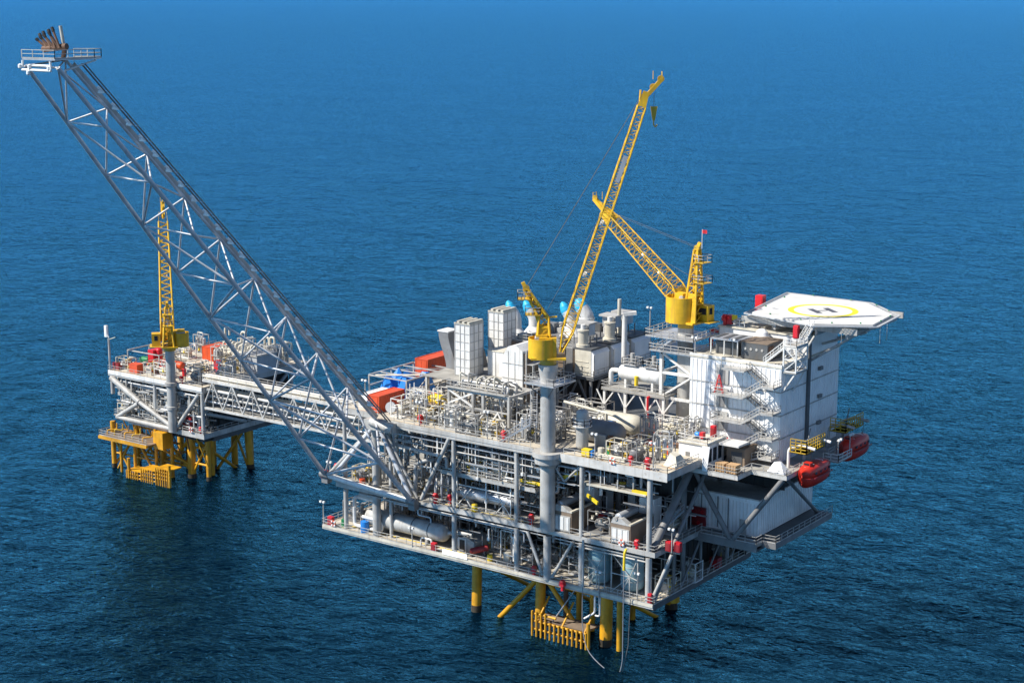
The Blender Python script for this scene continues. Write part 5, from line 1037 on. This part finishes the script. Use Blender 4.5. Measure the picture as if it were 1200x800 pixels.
for x in (-37.8,-32,-27.2):
    for y in (2.0,4.4): g.beam((x,y,18.6),(x,y,23.4),.18)
for x in (-36.2,-28.6): g.beam((x-1.4,1.9,18.8),(x+1.4,1.9,22),.12); g.beam((x+1.4,1.9,18.8),(x-1.4,1.9,22),.12)
g.beam((-38.6,2,22.2),(-26.4,2,22.2),.16); g.build('rack','white',MV); g = MB()
for x in (-36,-29): MB().box(x-.2,x+.2,2.5,3.9,18.61,20).build('saddle','steel',MV)

def tank(label,x):
    T = thing('chemical_tank',label,'tank',(x,3.2,10.8),'pale teal tanks on the lower deck'); MB().drum((x,3.2,11.0),(x,3.2,17.2),1.75,26,.25).build('shell','teal',T); g = MB(); 
    for z in (12.8,15.0): g.lathe([(1.75,-.06),(1.79,-.05),(1.79,.05),(1.75,.06)],(x,3.2,z),n=26)
    g.build('band','steel',T); g = MB(); xa,xb = x-2.3,x+2.3; y = 1.0
    for px_ in (xa,xb): g.beam((px_,y,10.8),(px_,y,17.2),.16)
    g.beam((xa,y,17.1),(xb,y,17.1),.14); c = (x+.9,y,13.9)
    for q_ in ((xa,y,17),(xb,y,17),(xa,y,13.9),(xb,y,13.6),(xa,y,11),(x-.6,y,11)): g.beam(c,q_,.11)
    g.beam(c,(x+.9,y,10.9),.14); g.build('brace_frame','steel',T); MB().lathe([(.01,0),(1.8,0),(1.8,.18),(.01,.18)],(x,3.2,10.805),n=24).build('plinth','steel',T)
tank('left of the two pale teal tanks on the lower deck, deeper in shade',-11.4); tank('right of the two pale teal tanks on the lower deck, sunlit beside the corner column',-5.6)
PT = thing('pump_column','white vertical pump column with flanged foot on the lower deck near the pedestal','pump',(-27.6,4.0,10.8)); MB().lathe([(.01,0),(1.1,0),(1.1,.3),(.75,.32),(.75,4.0),(.95,4.02),(.95,4.3),(.01,4.32)],(-27.6,4,10.81),n=18).build('column','white',PT); MB().pipe([(-27,3.4,13.4),(-26,3.2,13.4),(-26,3.2,11)],.22,8).build('pipe','steel',PT); MB().cbox((-28.8,3.4,10.81),1.0,1.0,1.5).build('motor','cream',PT)
HO = thing('hanging_hose','long grey hose hanging in a loop from the middle deck edge down to the water','hose',(-5,-1.2,0)); MB().pipe([(-4.4,-.5,18.7),(-4.4,-1.0,18.3),(-4.4,-1.1,15.6)],.2,8).build('hose_end','redyell',HO); MB().pipe([(-4.4,-1.1,15.6),(-4.3,-1.3,7),(-4.1,-1.6,1.4),(-4.6,-2.0,-1.0),(-7.5,-2.0,.1),(-10.4,-1.7,1.8),(-11.6,-1.2,5),(-11.8,-.9,10),(-11.8,-.8,15.5)],.075,8,bend=3.0).build('hose','rope',HO); MB().tube((-11.8,-.8,11.4),(-11.8,-.8,18.7),.18,8).build('hose_end','steel',HO)
RL = thing('rope_line','thin dark rope dropping from the lower deck beside the grey hose','rope',(-3.6,-1,0)); MB().pipe([(-3.7,-.3,11),(-3.6,-.9,4),(-4.2,-1.6,-.5)],.07,6).build('rope','dark',RL)
OH = thing('outfall_pipe','white bent outfall pipe hanging under the lower deck edge near the yellow leg','pipe',(-9.6,-.3,6)); MB().pipe([(-10.4,.4,9.9),(-10.4,.4,7.2),(-11.8,-.4,6.2)],.17,8).build('pipe','white',OH); MB().pipe([(-9.5,.4,9.9),(-9.5,.4,6.8),(-10.3,.4,6.8)],.15,8).build('pipe','white',OH)
# ------------------------------------------------------------------ equipment of the far platform
container('crimson container on the lower deck edge of the small far platform',-130.2,29.8,10.9,5.2,2.6,2.9,'darkred'); container('orange red workshop box on the open top deck of the far platform',-142.5,47.5,20.6,5.0,3.2,3.0,'orange')
FV = thing('horizontal_vessel','white horizontal vessel with many flanged pipes along the far platform top deck','vessel',(-131,50,20.6)); MB().drum((-138.8,49.5,23.0),(-126,47.5,22.6),1.0,20).build('shell','cream',FV); g = MB()
for x in (-136.5,-128.5): MB().box(x-.2,x+.2,47.6,49.6,20.61,22.2).build('saddle','steel',FV)
r = random.Random(9)
for i in range(12): x = -137+i*.9; MB().pipe([(x,48.6,23.4),(x,48.6,24.6+r.random()),(x+.6,49.6,24.6+r.random())],.2,8).build('flanged_pipe','cream',FV)
for x,y,h in ((-146,58,5),(-141,58,4.6),(-130.4,56,5.0),(-127.6,57,4.2),(-124.5,55,4.8),(-133.5,57.5,4.4)):
    T = thing('vent_gooseneck','pale gooseneck vent pipe among those along the back of the far platform','vent pipe',(x,y,20.6),'gooseneck vents on the far platform'); MB().pipe([(x,y,20.6),(x,y,20.6+h),(x+1.3,y,20.6+h),(x+1.3,y,20.6+h-1.6)],.26,8,bend=.9).build('neck','cream',T); MB().tube((x,y,20.6),(x,y,20.75),.5,10).build('flange','steel',T)
T = thing('grey_module','plain pale blue grey module at the right end of the far platform top deck','module',(-125,47,20.6)); MB().box(-128,-122.9,44.2,50,20.62,24.2).build('wall','net',T); MB().box(-128.2,-122.7,44,50.2,24.203,24.4).build('roof','steel',T); MB().box(-127,-125.8,44.12,44.197,20.7,23).build('door','grey',T); MB().rail([(-128,44.1,24.4),(-122.9,44.1,24.4),(-122.9,50,24.4)],step=1.4).build('handrail','steel',T)
T = thing('red_pump_skid','red and orange pump skid under a canopy frame at the far platform left end','pump skid',(-145,36,20.6)); MB().box(-149.5,-140.5,33.5,38.5,20.61,21).build('skid','steel',T); MB().box(-145.6,-144.0,35,37.6,21.01,24.6).build('red_tank','red',T); MB().box(-142.6,-140.4,33.8,36.4,21.01,22.7).build('pump_box','orange',T); MB().drum((-149,36,22),(-146.2,36,22),.7,14).build('green_motor','green',T); g = MB()
for x,y in ((-149.6,33),(-140,33),(-149.6,39),(-140,39)): g.beam((x,y,20.6),(x,y,24.4),.18)
for y in (33,39): g.beam((-149.6,y,24.4),(-140,y,24.4),.2)
g.beam((-149.6,33,24.4),(-149.6,39,24.4),.2); g.beam((-140,33,24.4),(-140,39,24.4),.2); g.build('canopy_frame','steel',T); MB().drum((-143.8,36.5,22.4),(-143.8,36.5,25.0),.75,14).build('red_bottle','red',T); MB().box(-144.6,-143.0,33.6,34.8,21.01,22.2).build('valve_box','darkred',T)
T = thing('orange_drum','orange tank lying behind the crane on the far platform','tank',(-138,36,20.6)); MB().drum((-140.2,37,21.8),(-137,37,21.8),.85,16).build('shell','orange',T); MB().box(-139.4,-137.8,36.4,37.6,20.61,21.2).build('saddle','steel',T)
T = thing('aerial_mast','white post with a square panel antenna at the left corner of the far platform','mast',(-151,29.5,20.6)); MB().tube((-150.7,29,20.6),(-150.7,29,27.4),.2,10).build('pole','steel',T); MB().cbox((-151.6,29.2,27.6),.65,.5,2.4).build('antenna_panel','bright',T); MB().beam((-150.7,29,27.2),(-149,29.3,27.8),.14).build('arm','cream',T); MB().beam((-150.7,29,27.6),(-151.6,29.2,28.6),.14).build('arm','white',T)
T = thing('scrap_basket','low rust coloured cargo basket on the open beige deck of the far platform','basket',(-135,40.5,20.6)); g = MB()
for z in (20.7,21.2,21.7): 
    g.beam((-137,39.5,z),(-133.6,39.5,z),.12); g.beam((-137,41.5,z),(-133.6,41.5,z),.12); g.beam((-137,39.5,z),(-137,41.5,z),.12); g.beam((-133.6,39.5,z),(-133.6,41.5,z),.12)
for x in (-137,-133.6):
    for y in (39.5,41.5): g.beam((x,y,20.6),(x,y,21.8),.14)
g.build('frame','rusty',T); MB().box(-136.8,-133.8,39.7,41.3,20.62,20.9).build('load','cream',T)
# ------------------------------------------------------------------ repeats: floodlights, fire monitors, lifebuoys, process skids
def flood(label,x,y,z,h=3.2,d=(0,-1)):
    T = thing('floodlight_pole',label,'floodlight',(x,y,z),'floodlight poles along the deck edges'); MB().tube((x,y,z),(x,y,z+h),.1,8,.07).build('pole','steel',T); g = MB()
    for s_ in (-.35,.35): g.cbox((x+d[1]*s_*-1+d[0]*.25,y+d[0]*s_+d[1]*.25,z+h-.1),.32,.32,.3)
    g.build('lamp_head','lamp',T); MB().beam((x-.45*abs(d[1]),y-.45*abs(d[0]),z+h-.05),(x+.45*abs(d[1]),y+.45*abs(d[0]),z+h-.05),.1).build('bracket','white',T)
for a in (('white floodlight pole on the lower deck at its far left corner',-64.8,.1,10.8,4.0),('white floodlight pole on the lower deck rail below the long vessel',-45.4,-.1,10.8,3.2),('white floodlight pole on the lower deck rail in front of the left teal tank',-9.3,-.2,8.9,5.2),
  ('white floodlight pole on the lower deck rail in front of the right teal tank',-3.0,.4,10.8,4.2),('white floodlight pole on the top deck edge right of the vertical vessel',-10.6,.3,31,4.0),('white floodlight pole on the top deck above the red fire monitors',-.6,.4,31,4.2),
  ('white floodlight pole on the top deck edge left of the portal frame',-44.0,.4,31,4.0),('white floodlight pole on the top deck under the slanted filter house',-30.5,.4,31,4.4),('white floodlight pole by the rail of the left laydown deck',-62.8,9,30.9,3.4),('white floodlight pole at the back of the left laydown deck',-62.8,24,30.9,3.4),
  ('white floodlight pole on the side deck beside the hose rack',-1.6,13.3,18.5,3.6),('white floodlight pole on the middle deck corner bracket, beside the red cabinets',1.7,2.2,18.6,3.6),('white floodlight pole on the roof corner of the accommodation block',-5.2,19.8,44.3,2.6),('white floodlight pole on the walkway between the lifeboats',16.4,29.9,29.4,3.4,(1,0)),
  ('white floodlight pole nearer the camera on the walkway between the lifeboats',16.4,25.8,29.4,3.4,(1,0)),('white floodlight pole behind the furthest generator module',-27.2,42.6,41.4,4.2),('white floodlight pole on the bridge landing beside the flare boom foot',-62.6,-.4,20.2,2.0),('white floodlight pole at the end of the bridge beside the main platform',-64.5,29.6,22.3,3.0),
  ('white floodlight pole halfway along the bridge roof',-92,29.6,22.3,2.6),('white floodlight pole on the top deck of the far platform above the bridge end',-123.4,34,20.6,4.4),('white floodlight pole on the roof corner beside the air handling unit',1.2,20.0,44.3,3.0)): flood(*a)
def monitor(label,x,y,z,s=1.0):
    s *= .78
    T = thing('fire_monitor',label,'fire monitor',(x,y,z),'red fire monitors along the deck edges'); MB().tube((x,y,z),(x,y,z+.75*s),.3*s,10).build('base','red',T); g = MB(); g.cbox((x,y,z+.75*s),.75*s,.75*s,.45*s); g.lathe([(.01,-.3*s),(.42*s,-.3*s),(.42*s,.3*s),(.01,.3*s)],(x,y,z+1.4*s),(1,0,0),12); g.build('turret','red',T); MB().tube((x,y,z+1.4*s),(x+.5*s,y-.9*s,z+1.75*s),.16*s,8,.12*s).build('nozzle','red',T); MB().lathe([(.3*s,-.03),(.42*s,-.03),(.42*s,.03),(.3*s,.03)],(x-.5*s,y,z+1.1*s),(1,0,0),12).build('handwheel','darkred',T)
for a in (('red fire monitor at the top deck edge beside the left orange container',-44.6,1.4,31,1.15),('red fire monitor at the top deck edge left of the crane pedestal',-28.0,1.3,31,1.15),('left of the red fire monitors at the right end of the top deck edge',-4.9,1.2,31,1.0),('right hand red fire monitor at the corner of the top deck edge',-1.6,.6,31,1.3),
  ('red fire monitor on the middle deck at the foot of the V brace',-41.3,.9,18.6,1.2),('red fire monitor on the middle deck right of the V brace foot',-39.2,2.0,18.6,1.1),('red fire monitor on the middle deck left of the crane pedestal',-22.6,1.0,18.6,1.2),('red fire monitor on the middle deck below the right machine enclosure',-3.2,.5,18.6,1.1),
  ('red fire monitor on the lower deck left of the pedestal foot',-21.6,.4,10.8,1.1),('red fire monitor on the lower deck rail right of the pedestal foot',-15.6,-.6,9.9,1.2),('red fire monitor on the helideck plant room roof edge',-5.0,28.6,47.45,1.2),('red fire monitor on the far platform top deck above its bracing',-129.6,29.4,20.6,1.1),('red fire monitor on the far platform middle deck',-136.8,31.6,15.6,1.2),('red fire monitor on the far platform lower deck right corner',-124.6,29.4,10.9,1.0),('red fire monitor at the left end of the far platform middle deck',-149.2,31.6,15.6,1.0),('red fire monitor on the top of the far platform near the crane',-140.6,31.4,20.6,1.2),('red fire monitor on the left hinge of the flare boom base',-62.2,.8,20.2,1.1)): monitor(*a)
def redbox(label,x,y,z,sx,sy,sz,mat='red'):
    T = thing('hose_box',label,'hose box',(x,y,z),'red hose boxes'); MB().cbox((x,y,z+.1),sx,sy,sz).build('box_body',mat,T); MB().cbox((x,y-sy/2-.03,z+.2),sx*.8,.05,sz*.75).build('door','darkred' if mat == 'red' else 'red',T)
    MB().cbox((x,y,z),sx*.8,sy*.8,.1).build('foot','dark',T)
for a in (('red hose box on the lower deck rail under the long vessel end',-41.2,.3,10.8,.9,.6,1.3),('pair mate red hose box at the middle deck right corner bracket',1.0,2.6,18.6,.9,.8,1.5),('outer red hose box at the middle deck right corner bracket',2.3,3.0,18.6,.9,.8,1.4),('dull red box deep on the middle deck behind the left machine enclosure',-13.2,6.6,18.6,1.2,1.0,2.4,'darkred'),('small red box on the middle deck beside the pedestal',-19.6,-.0,18.6,.7,.3,1.2),('red box on the left corner of the lower deck rail',-63.4,.4,10.8,1.0,.7,1.5),
  ('red hose box at the lower right corner column foot',-.7,.25,10.8,.6,.4,1.5),('dull red box on the lower deck seen under the side deck',-.8,20,10.8,1.4,1.4,1.6,'darkred'),('dark red box on the far platform top deck near the grey module',-131.0,41,20.6,1.4,1.2,2.4,'darkred'),('red box on the flare boom left foot bracket',-64.4,.2,18.9,1.0,.8,1.3),('small dark red box on the roof behind the annex',1.0,15.0,33.25,.7,.7,1.6)): redbox(*a)
def buoy(label,x,y,z):
    g = MB(); n = 14
    g.pipe([(x+.42*math.cos(2*PI*i/n),y,z+.42*math.sin(2*PI*i/n)) for i in range(n+1)],.11,6,bend=.05); T = thing('lifebuoy',label,'lifebuoy',(x,y,z),'lifebuoys on the rails'); g.build('ring','orange',T)
    g = MB()
    for i in range(4): a = PI/4+i*PI/2; g.cbox((x+.42*math.cos(a),y-.02,z+.42*math.sin(a)-.12),.26,.26,.24)
    g.build('band','bright',T)
for a in (('orange lifebuoy on the lower deck rail near the left corner',-62.4,-.12,11.5),('orange lifebuoy on the top deck rail left of the fire monitors',-7.2,-.2,31.6),('orange lifebuoy on the middle deck rail below the right enclosure',-5.6,.05,19.3),('orange lifebuoy on the far platform lower rail',-126.4,28.4,11.6)): buoy(*a)
# process skids: five built, many copied with their parts
def skid(seed,sx,sy,h,mats):
    r = random.Random(seed); T = thing('process_skid','x','process skid',(0,0,0)); g = MB()
    g.box(-sx/2,sx/2,-sy/2,sy/2,0,.18)
    for x in (-sx/2+.08,sx/2-.08):
        for y in (-sy/2+.08,sy/2-.08): g.beam((x,y,.18),(x,y,h),.13)
    for z in (h*.55,h):
        for y in (-sy/2+.08,sy/2-.08): g.beam((-sx/2,y,z),(sx/2,y,z),.12)
        for x in (-sx/2+.08,sx/2-.08): g.beam((x,-sy/2,z),(x,sy/2,z),.12)
    g.build('skid_frame',mats[0],T)
    k = seed % 3
    if k == 0: MB().drum((-sx*.35,0,h*.38),(sx*.35,0,h*.38),min(sy*.3,h*.24),14).build('vessel',mats[1],T)
    elif k == 1:
        for i in range(3): MB().drum((-sx*.3+i*sx*.3,.1,.2),(-sx*.3+i*sx*.3,.1,h*.85),min(.42,sx*.12),12).build('vessel',mats[1],T)
    else: MB().cbox((-sx*.15,0,.2),sx*.5,sy*.6,h*.6).build('cabinet_body',mats[1],T); MB().drum((sx*.2,-.3,.7),(sx*.44,-.3,.7),.4,12).build('motor',mats[2],T)
    for i in range(7):
        x,y = r.uniform(-sx*.42,sx*.42),r.uniform(-sy*.45,sy*.45); z = r.uniform(h*.4,h*1.15); x2 = r.uniform(-sx*.45,sx*.45)
        MB().pipe([(x,y,.2),(x,y,z),(x2,y,z),(x2,r.uniform(-sy*.45,sy*.45),z)],r.choice((.07,.1,.13)),7).build('pipework',r.choice((mats[0],mats[2],'white','cream')),T)
    for i in range(4):
        x,y,z = r.uniform(-sx*.4,sx*.4),-sy*.46,r.uniform(.7,h); g = MB(); g.lathe([(.01,-.15),(.22,-.15),(.22,.15),(.01,.15)],(x,y,z),(1,0,0),10); g.tube((x,y,z),(x,y,z+.4),.05,6); g.lathe([(.16,-.02),(.24,-.02),(.24,.02),(.16,.02)],(x,y,z+.4),n=10); g.build('valve',r.choice((mats[2],'cream','steel','white','redyell')),T)
    return T
PRO = [skid(3,4.2,2.4,3.0,('white','cream','steel')),skid(4,3.6,2.2,3.6,('steel','white','cream')),skid(5,3.8,2.4,2.6,('cream','steel','gold')),skid(7,3.0,2.0,4.2,('steel','galv','white')),skid(9,4.6,2.6,3.4,('grey','grey','steel'))]
used = set(); AREAS = {
 'top': ('pale process skid of pipes and valves crowding the front of the top deck','process skids on the top deck',31.0,
   [(-50.6,4.6),(-46.6,4.2),(-50.4,8.0),(-42.6,8.2),(-44.6,3.2,.1),(-38.9,2.2),(-34.8,2.0),(-31.0,2.2),(-38.6,7.4),(-34.2,7.6),(-39.5,11.5),(-34.4,10.4),(-26.0,4.6),(-23.6,8.0),(-25.6,11.6),(-22.8,15.0),(-27.5,18.4),(-22.6,19.6),(-41.4,14.6),(-48.2,12.8)]),
 'topr': ('cluttered skid of pipes and valves on the open right side of the top deck','process skids right of the domed tanks',31.0,[(-5.4,3.8),(-8.2,3.6),(-6.6,17.2),(-9.4,14.2),(-4.6,19.4),(-8.6,18.4),(-2.0,5.8,.3),(-18.4,12.0),(-21.8,5.0)]),
 'mid': ('grey process skid in the shade of the middle deck left bays','process skids on the middle deck',18.6,[(-58.4,3.6),(-55.6,6.6),(-50.4,5.0),(-47.4,3.6),(-46.2,7.6),(-42.2,5.6),(-40.4,9.0),(-36.4,7.6),(-32.0,7.6),(-27.6,8.2),(-23.4,6.2),(-22.0,10.2),(-59,8),(-11.4,4.4),(-12.6,12),(-3.2,11.0)]),
 'mezz': ('grey pump skid standing on the mezzanine deck under the top deck','process skids on the mezzanine',24.2,[(-38.2,3.4),(-34.2,3.2),(-30.2,3.4),(-26.0,3.2),(-36.6,7.0),(-31.8,7.2),(-27.4,7.4),(-24.0,4.2)]),
 'low': ('dark grey process skid among the columns of the lower deck','process skids on the lower deck',10.8,[(-61.6,5.2),(-33.0,7.0),(-29.8,7.4),(-24.2,4.2),(-22.4,8.2),(-15.6,5.2),(-16.6,9.6),(-1.6,6.9),(-1.8,13.0),(-2.0,24.0),(-56,8.6),(-40,8.8),(-50,8.4),(-45,8.2)]),
 'fart': ('pale process skid of pipes on the top deck of the far platform','process skids on the far top deck',20.6,[(-133.0,52.4),(-141,32.4),(-136.8,31.6),(-127.4,31.6),(-148.4,31.4),(-132.0,36.2),(-147.4,52),(-138.5,57),(-131.5,57),(-125.4,53),(-128.6,52.8),(-137.6,52.6),(-142.2,54),(-126.6,40.4),(-147.6,42.0),(-144.6,40.4),(-147,47),(-135.6,45.8),(-129.8,44.2),(-125.2,36.4)]),
 'farm': ('grey process skid inside the far platform between its decks','process skids inside the far platform',10.9,[(-142.6,34.4),(-126.6,32.2),(-131.6,34.6),(-138.0,30.6),(-143.4,31.2),(-139.4,33.4),(-134.6,31.6),(-134.4,35.4),(-127.6,36.6)]),
 'farc': ('pale process skid on the low left cantilever of the far platform','process skids on the far low cantilever',11.1,[(-148.2,31.2),(-148.4,34.6)]),
 'farl': ('pale process skid at the left overhang of the far platform middle deck','process skids on the far middle deck',15.6,[(-148.4,33.0),(-144.6,33.2),(-140.4,33.6),(-148.2,37.6),(-134.0,33.6)]),
}
i = 0
for key,(lab,grp,z,spots) in AREAS.items():
    for s_ in spots:
        k = (i*3 + i//5) % 5; p = PRO[k]; rz = s_[2] if len(s_) > 2 else (0 if i % 4 else PI/2)
        if k not in used: used.add(k); p.location = (s_[0],s_[1],z); p['label'] = lab; p['group'] = grp; p.rotation_euler = (0,0,rz)
        else: copy_thing(p,(s_[0],s_[1],z),lab,rz,grp)
        i += 1
def bundle(label,x,y,z,L,mat,rz=.4,n=6):
    T = thing('pipe_bundle',label,'pipe bundle',(x,y,z)); g = MB(); d = V((math.cos(rz),math.sin(rz),0)); s_ = V((-d.y,d.x,0)); c = V((x,y,z+.25))
    for k in range(n): o = s_*(k % 3-1)*.34+V((0,0,.32*(k//3))); g.tube(c-d*L/2+o,c+d*L/2+o,.15,8)
    g.build('pipes',mat,T); g = MB()
    for t in (-.3,.3): q = c+d*L*t-V((0,0,.22)); g.beam(q-s_*.7,q+s_*.7,.16,.12)
    g.build('bearer','wood',T)
bundle('bundle of orange and cream pipes lying on the right of the top deck',-6.6,9.4,31,4.2,'redyell',.5); bundle('cream pipe bundle near the top deck front rail',-8.4,1.6,31,4.6,'cream',.05); bundle('rusty pipe bundle behind the cream bundle on the top deck',-5.0,13.2,31,3.8,'rusty',.3)
T = thing('tool_pallet','pallet of orange and red hoses on the open top deck left of the annex','pallet',(-7.8,12,31)); MB().cbox((-7.8,11.6,31),2.4,1.8,.18).build('pallet_base','wood',T); MB().pipe([(-8.7,11.2,31.4),(-7.2,11.0,31.5),(-6.9,12.1,31.4),(-8.4,12.2,31.6),(-8.5,11.5,31.8),(-7.3,11.4,31.8)],.2,8).build('hose_coil','orange',T)
T = thing('covered_pallet','cream sheeted heap at the right corner of the top deck beside the annex','pallet',(.6,4.6,31)); g = MB(); g.hull([(-.8,3.4,31),(1.7,3.2,31),(1.8,6.2,31),(-.9,6.4,31)],[(-.1,4.2,32.9),(1.0,4.0,32.6),(1.1,5.3,32.7),(-.2,5.4,33.0)]); g.build('sheet','cream',T); MB().box(-1.0,1.9,3.1,6.5,31.0,31.1).build('pallet_base','wood',T)
T = thing('step_ladder','red A shaped step ladder standing on the second balcony of the white block','ladder',(.3,17.6,39.4)); g = MB()
for s_ in (-1,1): g.beam((.3+s_*.7,17.5,39.4),(.3+s_*.05,17.6,42.2),.1); g.beam((.3+s_*.7,17.9,39.4),(.3+s_*.05,17.7,42.2),.08)
g.build('leg','red',T); g = MB()
for t in (.2,.4,.6,.8): g.beam((.3-.7*(1-t),17.5,39.4+2.8*t),(.3+.7*(1-t),17.5,39.4+2.8*t),.08)
g.build('rung','orange',T)
T = thing('gas_bottle_rack','low rack of blue and red gas bottles on the lowest balcony of the white block','bottle rack',(1.6,17.4,31.6))
for i in range(5): MB().lathe([(.01,0),(.28,0),(.28,.9),(.1,1.15),(.01,1.2)],(.0+i*.75,17.2,31.62),n=10).build('bottle','blue' if i < 3 else 'red',T)
MB().rail([(-.3,16.95,31.6),(3.3,16.95,31.6)],h=.8,step=.9,kick=False).build('rack_frame','steel',T)
T = thing('scaffold_bay','small open scaffold bay with yellow boards beside the top deck container row','scaffold',(-49,1.5,31)); g = MB()
for x in (-50.4,-47.8,-45.4):
    for y in (5.9,7.0): g.beam((x,y,31),(x,y,36),.12)
for z in (33,35): 
    for y in (5.9,7.0): g.beam((-50.4,y,z),(-45.4,y,z),.11)
g.build('scaffold_tube','white',T); MB().box(-50.4,-45.4,6.0,6.9,33.1,33.18).build('board','wood',T)
T = thing('flat_roof_clutter','blue and red pump set on the railed annex roof','pump set',(0,12,33.25)); MB().cbox((0,12.6,33.26),1.8,1.2,.2).build('skid','dark',T); MB().drum((-.8,12.6,33.9),(.2,12.6,33.9),.42,12).build('motor','blue',T); MB().cbox((.5,12.6,33.46),.6,.8,.9).build('pump','red',T)

# small coloured deck cargo, each set down on a deck
def cargo(name,label,cat,x,y,z,mat,kind,grp,s_=1.0):
    T = thing(name,label,cat,(x,y,z),grp)
    if kind == 0: MB().cbox((x,y,z+.12),1.5*s_,1.1*s_,1.1*s_).build('box_body',mat,T); MB().cbox((x,y,z+.12+1.1*s_),1.56*s_,1.16*s_,.08).build('lid',mat,T); MB().cbox((x,y,z),1.4*s_,1.0*s_,.12).build('pallet_base','wood',T)
    else: MB().lathe([(.01,0),(.42*s_,0),(.44*s_,.5*s_),(.42*s_,1.1*s_),(.01,1.12*s_)],(x,y,z),n=14).build('drum_body',mat,T); MB().tube((x+.2*s_,y,z+1.1*s_),(x+.2*s_,y,z+1.2*s_),.07,6).build('bung','dark',T)
for a in (('cargo_box','orange cargo box on the top deck between the orange containers','box',-52.6,14.0,31,'orange',0,None,1.3),('cargo_box','small orange cargo box behind the yellow pumping unit','box',-48.0,6.4,31,'orange',0,None,1.0),('cargo_box','red cargo box beside the far platform canopy','box',-138.6,33.4,20.6,'red',0,None,1.4),('cargo_box','orange cargo box at the front left of the far platform top deck','box',-144.4,30.6,20.6,'orange',0,None,1.6),
  ('cargo_box','dull red cargo box at the far platform left corner','box',-149.8,30.4,20.6,'darkred',0,None,1.2),('cargo_box','blue cargo box left of the right fire monitors on the top deck','box',-12.2,1.4,31,'blue',0,None,.8),('cargo_box','orange cargo box lying near the red riser on the top deck','box',-11.6,18.0,31,'orange',0,None,1.2),('cargo_box','yellow grit box on the top deck beside the vertical vessel','box',-12.6,1.2,31,'redyell',0,None,.9),
  ('storage_drum','orange drum by the rail of the middle deck left bay','drum',-57.0,1.2,18.6,'orange',1,None,1.2),('storage_drum','yellow drum on the middle deck in front of the shiny vessel','drum',-33.6,1.1,18.6,'redyell',1,None,1.1),('storage_drum','blue drum on the lower deck beside the white pipe loops','drum',-56.6,1.2,10.8,'blue',1,None,1.7),('storage_drum','green drum on the lower deck at the left corner column','drum',-61.4,1.4,10.8,'green',1,None,1.1),
  ('storage_drum','yellow drum on the lower deck at the hut corner','drum',-31.0,1.6,10.8,'redyell',1,None,1.0),('storage_drum','red drum on the open far platform deck behind the pedestal','drum',-134.2,34.6,20.6,'red',1,None,1.3),('storage_drum','cream drum by the front rail right of the vertical vessel','drum',-11.0,2.6,31,'cream',1,None,1.2),('storage_drum','orange drum near the annex steps on the top deck','drum',-3.4,9.6,31,'orange',1,None,1.1)): cargo(*a)
